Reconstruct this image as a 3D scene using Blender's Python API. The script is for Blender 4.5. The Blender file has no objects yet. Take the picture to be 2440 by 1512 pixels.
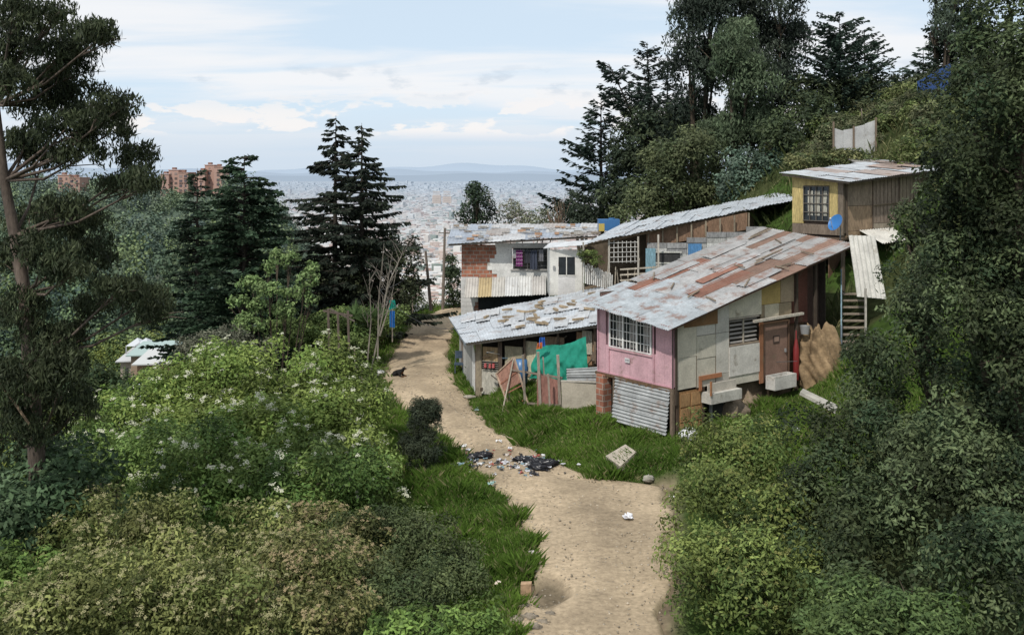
import bpy, math, random
import numpy as np
from mathutils import Vector, Matrix
rng=np.random.default_rng(7); random.seed(7)
F=2372.; CZ=11.
def at(u,v,d): return np.array(((u-1220)/F*d, d, CZ-(v-415)/F*d))
sc=bpy.context.scene
# ------------------------------------------------------------------ materials
def mk_mat(name,color=None,fine=9,finea=.3,big=.7,biga=.4,rough=.85,bump=.25,rust=0.,metal=0.,transl=0.,spec=.3,stretch=None,rustcol=(.2,.07,.03)):
    m=bpy.data.materials.new(name); m.use_nodes=True; nt=m.node_tree; N=nt.nodes; L=nt.links
    b=N['Principled BSDF']; out=N['Material Output']
    b.inputs['Roughness'].default_value=rough; b.inputs['Metallic'].default_value=metal
    b.inputs['Specular IOR Level'].default_value=spec
    if color is None:
        a=N.new('ShaderNodeAttribute'); a.attribute_name='Col'; c=a.outputs['Color']
    else:
        a=N.new('ShaderNodeRGB'); a.outputs[0].default_value=(*color,1); c=a.outputs[0]
    tc=N.new('ShaderNodeTexCoord'); vec=tc.outputs['Object']
    if stretch:
        mp=N.new('ShaderNodeMapping'); mp.inputs['Scale'].default_value=stretch; L.new(vec,mp.inputs[0]); vec=mp.outputs[0]
    def noise(s,d=5):
        n=N.new('ShaderNodeTexNoise'); n.inputs['Scale'].default_value=s; n.inputs['Detail'].default_value=d; n.inputs['Roughness'].default_value=.65; L.new(vec,n.inputs['Vector']); return n.outputs['Fac']
    def mul(c,f,lo,hi):
        mr=N.new('ShaderNodeMapRange'); mr.inputs[1].default_value=.3; mr.inputs[2].default_value=.7; mr.inputs[3].default_value=lo; mr.inputs[4].default_value=hi; L.new(f,mr.inputs[0])
        v=N.new('ShaderNodeVectorMath'); v.operation='SCALE'; L.new(c,v.inputs[0]); L.new(mr.outputs[0],v.inputs['Scale']); return v.outputs[0]
    nf=None
    if finea: nf=noise(fine); c=mul(c,nf,1-finea,1+finea*.6)
    if biga: c=mul(c,noise(big,7),1-biga,1+biga*.5)
    if rust:
        mr=N.new('ShaderNodeMapRange'); mr.inputs[1].default_value=.62-rust*.3; mr.inputs[2].default_value=.72-rust*.2; mr.inputs[4].default_value=.8; L.new(noise(1.6,8),mr.inputs[0])
        mx=N.new('ShaderNodeMixRGB'); mx.inputs[2].default_value=(*rustcol,1); L.new(mr.outputs[0],mx.inputs[0]); L.new(c,mx.inputs[1]); c=mx.outputs[0]
    L.new(c,b.inputs['Base Color'])
    if bump and nf is not None:
        bp=N.new('ShaderNodeBump'); bp.inputs['Strength'].default_value=bump; bp.inputs['Distance'].default_value=.03; L.new(nf,bp.inputs['Height']); L.new(bp.outputs[0],b.inputs['Normal'])
    if transl:
        t=N.new('ShaderNodeBsdfTranslucent'); L.new(c,t.inputs[0]); ms=N.new('ShaderNodeMixShader'); ms.inputs[0].default_value=transl
        L.new(b.outputs[0],ms.inputs[1]); L.new(t.outputs[0],ms.inputs[2]); L.new(ms.outputs[0],out.inputs[0])
    return m
M_leaf=mk_mat('leaf',finea=0,biga=0,rough=.55,bump=0,transl=.28,spec=.14)
M_far=mk_mat('far_matte',finea=0,biga=0,rough=1,bump=0,spec=0)
M_bark=mk_mat('bark',fine=6,finea=.5,rough=.95,stretch=(3,3,.6))
M_paint=mk_mat('weathered_paint',fine=14,finea=.18,big=1.3,biga=.25,rough=.75,bump=.1,rust=.09,rustcol=(.2,.16,.11))
M_wood=mk_mat('old_wood',fine=10,finea=.4,big=1.5,biga=.3,stretch=(2,2,.5),bump=.4)
M_metal=mk_mat('sheet_metal',fine=6,finea=.18,big=1.2,biga=.28,rough=.5,metal=.15,rust=.2,bump=.05,spec=.4,rustcol=(.22,.14,.10))
M_rusty=mk_mat('rusting_sheet_metal',fine=6,finea=.2,big=1.2,biga=.28,rough=.6,metal=.1,rust=.38,bump=.05,spec=.3,rustcol=(.23,.13,.095))
M_cloth=mk_mat('cloth',fine=5,finea=.2,biga=.2,rough=.9)
M_rock=mk_mat('stone_earth',fine=4,finea=.5,big=1.2,biga=.4,bump=.9,rough=.95)
M_ground=mk_mat('ground_cover',fine=2.5,finea=.5,big=.25,biga=.4,rough=1,bump=.8,spec=.05)
M_grass=mk_mat('grass',finea=0,biga=0,rough=.6,bump=0,transl=.3,spec=.15)
M_plastic=mk_mat('plastic',finea=.1,biga=.1,rough=.35,bump=0,spec=.5)
M_glass=mk_mat('window_glass_and_dark_sheet',color=(.03,.035,.04),finea=0,biga=.5,big=2,rough=.12,bump=0,spec=.6)
def brick_mat():
    m=bpy.data.materials.new('brick'); m.use_nodes=True; N=m.node_tree.nodes; L=m.node_tree.links; b=N['Principled BSDF']; b.inputs['Roughness'].default_value=.9
    tc=N.new('ShaderNodeTexCoord'); s=N.new('ShaderNodeSeparateXYZ'); L.new(tc.outputs['Object'],s.inputs[0]); ad=N.new('ShaderNodeMath'); L.new(s.outputs[0],ad.inputs[0]); L.new(s.outputs[1],ad.inputs[1])
    c=N.new('ShaderNodeCombineXYZ'); L.new(ad.outputs[0],c.inputs[0]); L.new(s.outputs[2],c.inputs[1])
    t=N.new('ShaderNodeTexBrick'); L.new(c.outputs[0],t.inputs['Vector']); t.inputs['Scale'].default_value=1; t.inputs['Brick Width'].default_value=.4; t.inputs['Row Height'].default_value=.24
    t.inputs['Mortar Size'].default_value=.022; t.inputs['Color1'].default_value=(.38,.15,.09,1); t.inputs['Color2'].default_value=(.27,.11,.07,1); t.inputs['Mortar'].default_value=(.34,.29,.24,1)
    n=N.new('ShaderNodeTexNoise'); n.inputs['Scale'].default_value=2; n.inputs['Detail'].default_value=6; L.new(tc.outputs['Object'],n.inputs[0])
    mr=N.new('ShaderNodeMapRange'); mr.inputs[1].default_value=.3; mr.inputs[2].default_value=.7; mr.inputs[3].default_value=.65; mr.inputs[4].default_value=1.2; L.new(n.outputs[0],mr.inputs[0])
    v=N.new('ShaderNodeVectorMath'); v.operation='SCALE'; L.new(t.outputs[0],v.inputs[0]); L.new(mr.outputs[0],v.inputs['Scale']); L.new(v.outputs[0],b.inputs['Base Color'])
    bp=N.new('ShaderNodeBump'); bp.inputs['Strength'].default_value=.5; bp.inputs['Distance'].default_value=.02; bp.invert=True; L.new(t.outputs['Fac'],bp.inputs['Height']); L.new(bp.outputs[0],b.inputs['Normal'])
    return m
M_brick=brick_mat()
# ------------------------------------------------------------------ mesh helpers
def link(o,parent=None):
    sc.collection.objects.link(o)
    if parent: o.parent=parent
    return o
def empty(name,loc=(0,0,0),rot=0):
    e=bpy.data.objects.new(name,None); e.location=loc; e.rotation_euler=(0,0,rot); e.empty_display_size=.5; return link(e)
def mk(name,V,Fc,mat,parent=None,col=None,smooth=False):
    V=np.asarray(V,dtype=np.float32); Fc=np.asarray(Fc,dtype=np.int32); n,k=Fc.shape
    me=bpy.data.meshes.new(name); me.vertices.add(len(V)); me.vertices.foreach_set('co',V.ravel())
    me.loops.add(n*k); me.loops.foreach_set('vertex_index',Fc.ravel()); me.polygons.add(n); me.polygons.foreach_set('loop_start',np.arange(n,dtype=np.int32)*k)
    me.polygons.foreach_set('use_smooth',np.full(n,bool(smooth)))
    me.update(calc_edges=True)
    if col is not None:
        c=np.ones((len(V),4),dtype=np.float32); c[:,:3]=col
        me.attributes.new('Col','FLOAT_COLOR','POINT').data.foreach_set('color',c.ravel())
    me.materials.append(mat)
    return link(bpy.data.objects.new(name,me),parent)
def vj(c,a=.12):
    k=1+random.uniform(-a,a); return tuple(max(0,x*k) for x in c)
class Acc:
    def __init__(s): s.V=[];s.F=[];s.C=[];s.n=0
    def add(s,V,Fc,col):
        V=np.asarray(V,float).reshape(-1,3); Fc=np.asarray(Fc,int).reshape(-1,4); c=np.empty((len(V),3)); c[:]=col
        s.V.append(V); s.F.append(Fc+s.n); s.C.append(c); s.n+=len(V)
    def box(s,a,b,col):
        x0,y0,z0=a;x1,y1,z1=b
        V=[(x0,y0,z0),(x1,y0,z0),(x1,y1,z0),(x0,y1,z0),(x0,y0,z1),(x1,y0,z1),(x1,y1,z1),(x0,y1,z1)]
        s.add(V,[(0,3,2,1),(4,5,6,7),(0,1,5,4),(1,2,6,5),(2,3,7,6),(3,0,4,7)],col)
    def panel(s,p,t,col):
        p=[np.array(q,float) for q in p]; n=np.cross(p[1]-p[0],p[3]-p[0]); n/=np.linalg.norm(n)+1e-9
        V=p+[q+n*t for q in p]
        s.add(V,[(0,3,2,1),(4,5,6,7),(0,1,5,4),(1,2,6,5),(2,3,7,6),(3,0,4,7)],col)
    def board(s,a,b,w,t,col,up=(0,0,1)):
        a=np.array(a,float);b=np.array(b,float);d=b-a;d/=np.linalg.norm(d)+1e-9
        u=np.cross(d,up)
        if np.linalg.norm(u)<.1: u=np.cross(d,(0,1,0))
        u/=np.linalg.norm(u); w2=np.cross(u,d)
        o=[(-1,-1),(1,-1),(1,1),(-1,1)]
        V=[a+u*i*w/2+w2*j*t/2 for i,j in o]+[b+u*i*w/2+w2*j*t/2 for i,j in o]
        s.add(V,[(0,3,2,1),(4,5,6,7),(0,1,5,4),(1,2,6,5),(2,3,7,6),(3,0,4,7)],col)
    def tube(s,P,R,col,k=7):
        P=np.array(P,float); n=len(P); R=np.broadcast_to(R,(n,)); V=[]
        for i in range(n):
            d=P[min(i+1,n-1)]-P[max(i-1,0)]; d/=np.linalg.norm(d)+1e-9
            u=np.cross(d,(1,.2,.1)) ; u/=np.linalg.norm(u)+1e-9; w=np.cross(d,u)
            for j in range(k):
                a=2*math.pi*j/k; V.append(P[i]+R[i]*(math.cos(a)*u+math.sin(a)*w))
        Fc=[(i*k+j,i*k+(j+1)%k,(i+1)*k+(j+1)%k,(i+1)*k+j) for i in range(n-1) for j in range(k)]
        s.add(V,Fc,col)
    def corr(s,p00,p10,p11,p01,waves,amp,col,nv=3,k=6):
        p00,p10,p11,p01=[np.array(q,float) for q in (p00,p10,p11,p01)]
        n=np.cross(p10-p00,p01-p00); n/=np.linalg.norm(n)+1e-9
        nu=int(waves*k)+1; U=np.linspace(0,1,nu); W=np.linspace(0,1,nv)
        a=U[:,None,None];b=W[None,:,None]
        P=(1-a)*(1-b)*p00+a*(1-b)*p10+a*b*p11+(1-a)*b*p01
        P=P+n*(amp*np.sin(U*waves*2*math.pi))[:,None,None]+n*(.012*np.sin(W*7+U[:,None]*3+s.n))[...,None]
        idx=np.arange(nu*nv).reshape(nu,nv)
        Fc=np.stack([idx[:-1,:-1],idx[1:,:-1],idx[1:,1:],idx[:-1,1:]],-1).reshape(-1,4)
        s.add(P.reshape(-1,3),Fc,col)
    def blob(s,c,r,col,amp=.2,nu=12,nv=8,seed=0,freq=2.):
        th=np.linspace(0,2*math.pi,nu,endpoint=False); ph=np.linspace(.02,math.pi-.02,nv)
        T,Pp=np.meshgrid(th,ph,indexing='ij'); D=np.stack([np.cos(T)*np.sin(Pp),np.sin(T)*np.sin(Pp),np.cos(Pp)],-1)
        q=D*freq+seed*1.7
        k=1+amp*(np.sin(q[...,0]*2.1+q[...,1]*1.3)+np.sin(q[...,1]*3.7-q[...,2]*2.2)+.6*np.sin(q[...,2]*6.1+q[...,0]*5.3)+.4*np.sin(q[...,0]*11+q[...,2]*9))/2
        V=np.array(c)+D*k[...,None]*np.array(r)
        idx=np.arange(nu*nv).reshape(nu,nv); nx=np.roll(idx,-1,0)
        Fc=np.stack([idx[:,:-1],idx[:,1:],nx[:,1:],nx[:,:-1]],-1).reshape(-1,4); s.add(V.reshape(-1,3),Fc,col)
    def build(s,name,mat,parent=None,smooth=False):
        if not s.V: return None
        return mk(name,np.concatenate(s.V),np.concatenate(s.F),mat,parent,np.concatenate(s.C),smooth)
def sm(t): t=np.clip(t,0,1); return t*t*(3-2*t)
# ------------------------------------------------------------------ terrain
YS=[0,15,23.8,26.5,29.5,33.2,35.2,35.8,36.6,38.1,41.1,44.6,48.8,53.8,60,67.8,73.5,79,82,86]
XL=[-1.7,-.7,.1,.45,.75,-.12,-.65,-.85,-1.2,-1.77,-2.77,-4.0,-5.66,-6.9,-7.2,-7.3,-7.3,-6.3,-5.2,-2]
XR=[3,3.2,3.6,4.25,4.66,5.3,5.5,3.2,2.4,1.77,0,-1.3,-2.06,-3.2,-3.9,-4.1,-4.2,-4.0,-2,3]
def haze(c,d,D=1500.):  # aerial haze painted into base colour, growing with distance
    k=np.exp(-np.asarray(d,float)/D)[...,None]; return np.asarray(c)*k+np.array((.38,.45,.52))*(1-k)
def wob(x,y): return .5*np.sin(x*.9+1.3*np.sin(y*.7))+.5*np.sin(y*1.3+1.1*np.sin(x*.8+2))
def pit(x,y,cx=.95):
    r=((x-cx)/.55)**2+((y-26.3)/1.0)**2+.35*wob(x*5,y*4)
    return np.clip(1.25-r,0,1)
def ground(x,y):
    x=np.asarray(x,float); y=np.asarray(y,float)
    xl=np.interp(y,YS,XL); xr=np.interp(y,YS,XR); dL=xl-x; dR=x-xr
    zl=-.06*np.clip(dL,0,2)-.45*np.clip(dL-2,0,None)
    x0=np.interp(y,[10,20,30,38,44,50,56,65,80,100],[9,9.5,10,11.5,12,9,5.5,3,1,4])
    q=.6*np.clip(x-x0,0,None); q=np.where(q>9,9+(q-9)*.52,q); q=np.minimum(q,24)
    zr=.8*sm(dR/2.5)+.1*np.clip(dR-3,0,30)+q
    N=np.where(dL>0,zl,np.where(dR>0,zr,-.06))
    edge=np.clip(np.maximum(dL,dR)/2,0,1)
    N=N+edge*(.12*wob(x,y)+.08*wob(x*2.7,y*2.3))-.05-.5*np.exp(-(((x-1.)/.75)**2+((y-26.3)/1.2)**2)**2)
    N=N-.5*np.clip(y-86,0,None)-.45*np.clip(y-72,0,None)*sm((x-12)/10)
    plain=np.interp(y,[-1e9,300,1100,1e9],[-45,-45,-150,-150])
    hill=np.interp(y,[0,300,450,600,720,1300],[-45,-45,-24,-3,-6,-150])+4*wob(x/25,y/30)
    mask=sm((-x/np.maximum(y,50)-.12)/.16)
    Fz=plain*(1-mask)+hill*mask
    Fz=np.where(y<300,-45+1.5*wob(x/15,y/15),Fz)
    return np.maximum(N,Fz)
def gz(x,y): return float(ground(x,y))
def geo(a,b,step,lim,g=1.09):
    l=list(np.arange(a,b,step)); s=step
    while l[-1]<lim: s*=g; l.append(l[-1]+s)
    return l
xp=geo(0,24,.4,30000); xs=np.array([-v for v in xp[:0:-1]]+xp); ys=np.array([-60,-30,-15,-5]+geo(0,92,.45,70000,1.06))
X,Y=np.meshgrid(xs,ys,indexing='ij'); Z=ground(X,Y)
idx=np.arange(X.size).reshape(X.shape); Fq=np.stack([idx[:-1,:-1],idx[1:,:-1],idx[1:,1:],idx[:-1,1:]],-1).reshape(-1,4)
w=wob(X*.5,Y*.5)[...,None]
near=np.where(w>.1,np.array((.05,.085,.02)),np.array((.06,.07,.028)))*np.ones(X.shape+(3,))
xl=np.interp(Y,YS,XL); xr=np.interp(Y,YS,XR); dd=np.maximum(xl-X,X-xr)
tn=(np.clip(1-dd/.5,0,1))[...,None]; near=near*(1-tn)+np.array((.26,.2,.14))*tn
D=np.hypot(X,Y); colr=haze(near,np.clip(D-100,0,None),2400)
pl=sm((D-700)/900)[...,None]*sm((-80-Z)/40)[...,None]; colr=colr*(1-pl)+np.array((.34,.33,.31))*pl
pf=sm((D-2500)/9000)[...,None]; colr=colr*(1-pf)+np.array((.40,.455,.52))*pf  # far plain colour blended to a painted haze tint
mk('ground',np.stack([X,Y,Z],-1).reshape(-1,3),Fq,M_ground,None,colr.reshape(-1,3),True)
# road
yy=np.concatenate([np.arange(-5,85.5,.2)]); tt=np.linspace(0,1,37)
Yr,T=np.meshgrid(yy,tt,indexing='ij')
l=np.interp(yy,YS,XL)+.18*np.sin(yy*1.7)+.1*np.sin(yy*4.1); r=np.interp(yy,YS,XR)+.2*np.sin(yy*1.4+1)+.1*np.sin(yy*3.7)
ls=np.convolve(np.pad(l,2,'edge'),np.ones(5)/5,'valid'); rs=np.convolve(np.pad(r,2,'edge'),np.ones(5)/5,'valid')
Xr=ls[:,None]*(1-T)+rs[:,None]*T
hole=pit(Xr,Yr)
rut=-.035*(np.exp(-((T-.28)/.07)**2)+np.exp(-((T-.72)/.07)**2))
Zr=.035+.018*wob(Xr*2,Yr*2)+rut+.03*np.sin(T*math.pi)-.2*hole+.04*hole*wob(Xr*9,Yr*8)
Zr=np.where(np.minimum(T,1-T)<.02,-.12-.2*hole,Zr)
base=np.array((.44,.345,.235)); dark=np.array((.17,.135,.09))
cr=base*(1+.13*wob(Xr*1.3,Yr*.6)[...,None])*(1-.12*np.exp(-((T-.5)/.12)**2))[...,None]
eg=np.clip(1-np.minimum(T,1-T)/.06,0,1)[...,None]*.4; cr=cr*(1-eg)+np.array((.2,.19,.1))*eg; cr=cr*(1-hole[...,None])+dark*hole[...,None]
M_dirt=mk_mat('dirt',fine=7,finea=.32,big=.5,biga=.3,rough=1,bump=.7,spec=.1)
idx=np.arange(Xr.size).reshape(Xr.shape); Fq=np.stack([idx[:-1,:-1],idx[:-1,1:],idx[1:,1:],idx[1:,:-1]],-1).reshape(-1,4)
mk('dirt_road',np.stack([Xr,Yr,Zr],-1).reshape(-1,3),Fq,M_dirt,None,cr.reshape(-1,3),True)
a=Acc()
for i in range(1700):
    y=random.uniform(23,55); t=random.random()**.7
    t=t if random.random()<.5 else 1-t
    x=np.interp(y,YS,XL)*(1-t)+np.interp(y,YS,XR)*t; s=random.uniform(.01,.04)
    dz=-.2*float(pit(x,y))
    a.blob((x,y,.05+dz),(s,s*random.uniform(.7,1.4),s*.7),vj((.42,.36,.28),.35),.2,6,4,i)
a.build('gravel',M_rock,None,True)
# ------------------------------------------------------------------ foliage
def leafmesh(P,Nn,L,W,col,droop=0.,seedrng=rng):
    n=len(P); A=seedrng.normal(size=(n,3)); A-=Nn*(A*Nn).sum(1,keepdims=True)*.85; A[:,2]-=droop*2
    A/=np.linalg.norm(A,axis=1,keepdims=True)+1e-9
    B=np.cross(A,Nn+seedrng.normal(size=(n,3))*.35); B/=np.linalg.norm(B,axis=1,keepdims=True)+1e-9
    L=L[:,None]; W=W[:,None]
    V=np.stack([P-A*L/2,P+B*W/2-A*L*.05,P+A*L/2,P-B*W/2-A*L*.05],1).reshape(-1,3)
    return V,np.arange(4*n).reshape(n,4),np.repeat(col,4,0)
def crown(blobs,lobe,leaf,c1,c2,cov=.55,dn=1.,droop=0.,aspect=.42,cut=True,fill=1.,flat=1.,gain=1.45,vb=(.5,1.45)):
    lobes=[]
    for b in blobs:
        c=np.array(b[0],float); r=np.array(b[1],float)
        lr=lobe*min(1,.6+min(r)/4)
        nl=int(dn*1.25*((r[0]*r[1])+(r[0]*r[2])+(r[1]*r[2]))/3*4/(lr*lr)*.9)+3
        d=rng.normal(size=(nl,3)); d/=np.linalg.norm(d,axis=1,keepdims=True)
        if cut: d[:,1]=np.where(d[:,1]>.45,-d[:,1],d[:,1])
        d[:,2]=np.where((d[:,2]<-.5)&(rng.random(nl)<.6),-d[:,2],d[:,2])
        rad=rng.uniform(.45,1.14,nl)**.7
        lobes.append((c+d*r*rad[:,None],lr*rng.uniform(.45,1.4,nl),d))
    lc=np.concatenate([q[0] for q in lobes]); ll=np.concatenate([q[1] for q in lobes]); ld=np.concatenate([q[2] for q in lobes])
    g=ground(lc[:,0],lc[:,1]); k=lc[:,2]>g-.2; lc,ll,ld=lc[k],ll[k],ld[k]
    cnt=np.maximum(4,(cov*4*math.pi*ll**2/(leaf*leaf*aspect*.5)*.5).astype(int))
    mixf=rng.random(len(lc)); br=rng.uniform(*vb,len(lc))
    I=np.repeat(np.arange(len(lc)),cnt); n=len(I)
    d=rng.normal(size=(n,3)); d/=np.linalg.norm(d,axis=1,keepdims=True); d[:,2]=np.where((d[:,2]<-.2)&(rng.random(n)<.5),-d[:,2],d[:,2])
    rr=rng.uniform(.35,1.12,n)**.6
    P=lc[I]+d*(ll[I]*rr)[:,None]*np.array((1,1,flat))
    Nn=d*.8+ld[I]*.3+rng.normal(size=(n,3))*.45+np.array((0,0,.35)); Nn/=np.linalg.norm(Nn,axis=1,keepdims=True)
    m=np.clip(mixf[I]+rng.normal(size=n)*.2,0,1)[:,None]
    col=gain*(np.array(c1)*(1-m)+np.array(c2)*m)*(br[I]*rng.uniform(.75,1.3,n))[:,None]
    col=col*.9+.1*(col@np.array((.25,.65,.1)))[:,None]
    V,Fc,C=leafmesh(P,Nn,leaf*rng.uniform(.6,1.35,n),leaf*aspect*rng.uniform(.7,1.3,n),col,droop)
    return V,Fc,C,lc,ll,ld
def pb(u,v,d,ru,rv,dep=None):
    rx=ru/F*d; return (at(u,v,d),(rx,(dep if dep else rx*.9),rv/F*d))
def stems(parent,blobs,root,r0,col=(.09,.07,.05),sub=4):
    a=Acc(); root=np.array(root,float)
    for c,r in blobs:
        c=np.array(c); mid=root*.45+c*.55+np.array((0,0,-.15*abs(c[2]-root[2])))
        a.tube([root,root*.7+mid*.3,mid,c],[r0,r0*.75,r0*.5,r0*.25],col,6)
        for _ in range(sub):
            e=c+rng.normal(size=3)*np.array(r)*.5; a.tube([mid*.3+c*.7,(c+e)/2+rng.normal(size=3)*.1,e],[r0*.3,r0*.2,r0*.07],col,5)
    return a.build('trunk_and_branches',M_bark,parent,True)
def bush(name,blobs,lobe,leaf,c1,c2,root=None,r0=.07,flowers=0,fcol=(.62,.6,.42),fs=.2,mat=None,**k):
    e=empty(name); V,Fc,C,lc,ll,ld=crown(blobs,lobe,leaf,c1,c2,**k)
    mk('foliage',V,Fc,mat or M_leaf,e,C)
    if root is None:
        c=np.mean([b[0] for b in blobs],0); root=(c[0],c[1]+.3,gz(c[0],c[1]+.3)-.2)
    stems(e,blobs,root,r0)
    if flowers:
        kk=np.where(ld[:,2]>-.15)[0]; kk=rng.choice(kk,flowers); P=[];
        up=ld[kk]*.4+np.array((0,-.35,.85)); up/=np.linalg.norm(up,axis=1,keepdims=True)
        off0=rng.normal(size=(len(kk),3))*.35*ll[kk][:,None]; dirn=up+off0/ll[kk][:,None]; dirn/=np.linalg.norm(dirn,axis=1,keepdims=True)
        c=lc[kk]+dirn*ll[kk][:,None]*1.12
        n=24; I=np.repeat(np.arange(len(c)),n); off=rng.normal(size=(len(I),3))*fs*.42; off-=up[I]*(off*up[I]).sum(1,keepdims=True)*.9
        sc_=rng.uniform(.35,1.2,len(c))[I][:,None]
        V,Fc,C=leafmesh(c[I]+off*sc_,up[I],np.full(len(I),fs*.32),np.full(len(I),fs*.28),np.array(fcol)*rng.uniform(.7,1.05,(len(I),1)))
        mk('flowers',V,Fc,M_leaf,e,C)
    return e
G1=(.075,.125,.02); G2=(.165,.21,.042)
bush('elder_bush',[pb(650,930,40,210,110),pb(775,965,40,130,110),pb(480,970,38,190,110),pb(330,1020,36,150,95),pb(620,1060,35,250,120),pb(820,1090,35,125,130),pb(850,1000,40,70,70)],.75,.18,G1,G2,flowers=340,fs=.16,fcol=(.68,.68,.52))
bush('elder_bush',[pb(430,1140,31,190,110),pb(700,1180,31,210,110),pb(880,1190,32,85,100),pb(240,1080,33,130,80)],.65,.16,(.055,.105,.02),(.125,.175,.038),flowers=130,fs=.15,fcol=(.68,.68,.52))
bush('viburnum_shrub',[pb(250,1300,25,170,100),pb(430,1310,25,140,100),pb(330,1420,22,210,100),pb(110,1460,21,140,80),pb(560,1440,22,190,90),pb(620,1340,25,150,90)],.5,.12,(.078,.10,.024),(.155,.165,.048),flowers=800,fcol=(.44,.41,.22),fs=.085)
bush('viburnum_shrub',[pb(760,1380,24,120,110),pb(720,1480,22,140,80),pb(830,1330,26,110,80),pb(740,1260,28,60,50)],.5,.12,(.065,.08,.022),(.14,.135,.045),flowers=420,fcol=(.44,.35,.2),fs=.085)
bush('dark_shrub',[pb(900,1290,27,120,70),pb(1010,1320,27,110,85),pb(940,1420,24,150,90),pb(1070,1390,26,75,90)],.45,.11,(.04,.06,.022),(.08,.10,.036))
bush('broadleaf_tree',[pb(80,1130,27,150,70),pb(150,1200,26,150,80),pb(30,1250,25,130,90)],.6,.22,(.04,.075,.032),(.08,.125,.058))
bush('leafy_shrub',[pb(1000,1500,21,120,45),pb(1140,1480,22.5,80,35),pb(60,1370,23,90,60)],.35,.14,(.055,.10,.02),(.125,.19,.037))
bush('juniper_bush',[pb(1010,1010,37.5,42,55),pb(1003,1080,37.3,48,55),pb(1018,985,37.6,25,35)],.3,.14,(.025,.035,.022),(.045,.055,.03),aspect=.2,cov=.85)
# right side
bush('acacia_bush',[pb(1740,1130,29,120,110),pb(1720,1260,27,130,120),pb(1680,1400,24,110,100),pb(1840,1280,26,140,130),pb(1850,1420,23,150,120),pb(1800,1040,31,70,50)],.6,.14,(.052,.088,.02),(.14,.17,.038),flowers=260,fcol=(.3,.3,.1),fs=.08,vb=(.4,1.5))
bush('olive_shrub',[pb(1960,1180,26,120,180),pb(2050,1350,23,150,150),pb(2120,1480,20,130,80)],.6,.14,(.025,.042,.018),(.065,.083,.032),vb=(.4,1.5))
bush('acacia_tree',[pb(2070,920,27,80,110),pb(2120,1030,26,130,130),pb(2180,830,26,100,130),pb(2300,1000,24,130,150),pb(2220,1180,23,130,130),pb(2380,1180,22,120,130),pb(2330,1370,20,150,130),pb(2180,690,27,60,90),pb(2160,560,28,25,60)],.65,.14,(.02,.036,.016),(.078,.10,.042),root=(12.3,26.5,gz(12.3,26.5)-.3),r0=.22,vb=(.3,1.7),dn=.9)
bush('acacia_tree',[pb(2400,40,24,90,110),pb(2350,210,24,100,110),pb(2340,370,23,110,110),pb(2310,480,24,110,90),pb(2290,620,24,110,90),pb(2400,560,23,90,110),pb(2330,750,23,120,110),pb(2430,250,22,90,150),pb(2430,850,22,80,150)],.6,.135,(.018,.032,.014),(.066,.085,.035),root=(12.6,25,gz(12.6,25)-.3),r0=.28,cov=.62,dn=1.15,vb=(.3,1.7))
bush('leafy_shrub',[pb(2000,1440,18.5,110,60),pb(2200,1490,17,130,60),pb(2050,1500,17.5,140,50)],.35,.11,(.045,.075,.022),(.09,.13,.038))
# left eucalyptus
e=empty('eucalyptus_tree')
tr=[np.array(q) for q in (at(95,1250,26),at(85,1050,26),at(70,850,25),at(60,700,25),at(35,560,25),at(10,430,25),at(-10,250,25),at(-20,0,25),at(-30,-200,25))]
a=Acc(); barkc=(.13,.10,.08)
a.tube(tr,[.24,.21,.18,.16,.14,.12,.09,.07,.04],barkc,9)
cl=[(110,50,60,40),(200,100,65,42),(140,130,70,30),(60,90,50,50),(170,170,60,26),(235,90,30,40),(30,200,40,30),(90,255,60,35),(190,235,65,30),(270,265,50,32),(150,310,75,32),(250,320,60,28),(60,345,60,30),(200,370,60,22),(330,390,42,36),(345,440,42,30),(290,440,45,20),(30,30,40,50),(20,140,30,40),(120,200,60,30),(220,280,60,30),(100,380,60,25),
 (140,500,55,26),(70,530,60,35),(200,540,65,28),(110,600,75,38),(220,610,55,35),(30,620,50,40),(160,650,60,28),(280,690,60,22),(340,715,50,26),(370,745,35,22),(230,730,45,20),(40,740,50,50),(110,820,70,45),(60,900,70,60),(150,900,65,55),(100,990,80,60),(30,1030,60,70),(190,960,30,40),(160,820,40,60)]
bl=[]
for i,(u,v,ru,rv) in enumerate(cl):
    d=25+random.uniform(-1.6,1.6); bl.append(pb(u,v,d,ru,rv,.6))
    c=at(u,v+5,d); j=min(range(len(tr)),key=lambda q:abs((tr[q][2])-(c[2]-1.2))); s=tr[j]
    m=(s+c)/2+np.array((0,0,-.25)); a.tube([s,m,c,c+(c-m)*.15],[.055,.035,.02,.008],barkc,5)
    for _ in range(3):
        q=c+rng.normal(size=3)*np.array((.4,.4,.2)); a.tube([m*.4+c*.6,(c+q)/2,q],[.018,.012,.005],barkc,4)
a.build('trunk_and_branches',M_bark,e,True)
V,Fc,C,_,_,_=crown(bl,.34,.17,(.024,.035,.016),(.06,.073,.034),cov=.52,dn=1.25,droop=.75,aspect=.24,cut=False,gain=1.15)
mk('foliage',V,Fc,M_leaf,e,C)
a=Acc(); a.tube([at(-20,880,24),at(70,1010,24)],[.04,.03],(.25,.18,.12),6); a.build('bare_stick_branch',M_bark,e)
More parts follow.
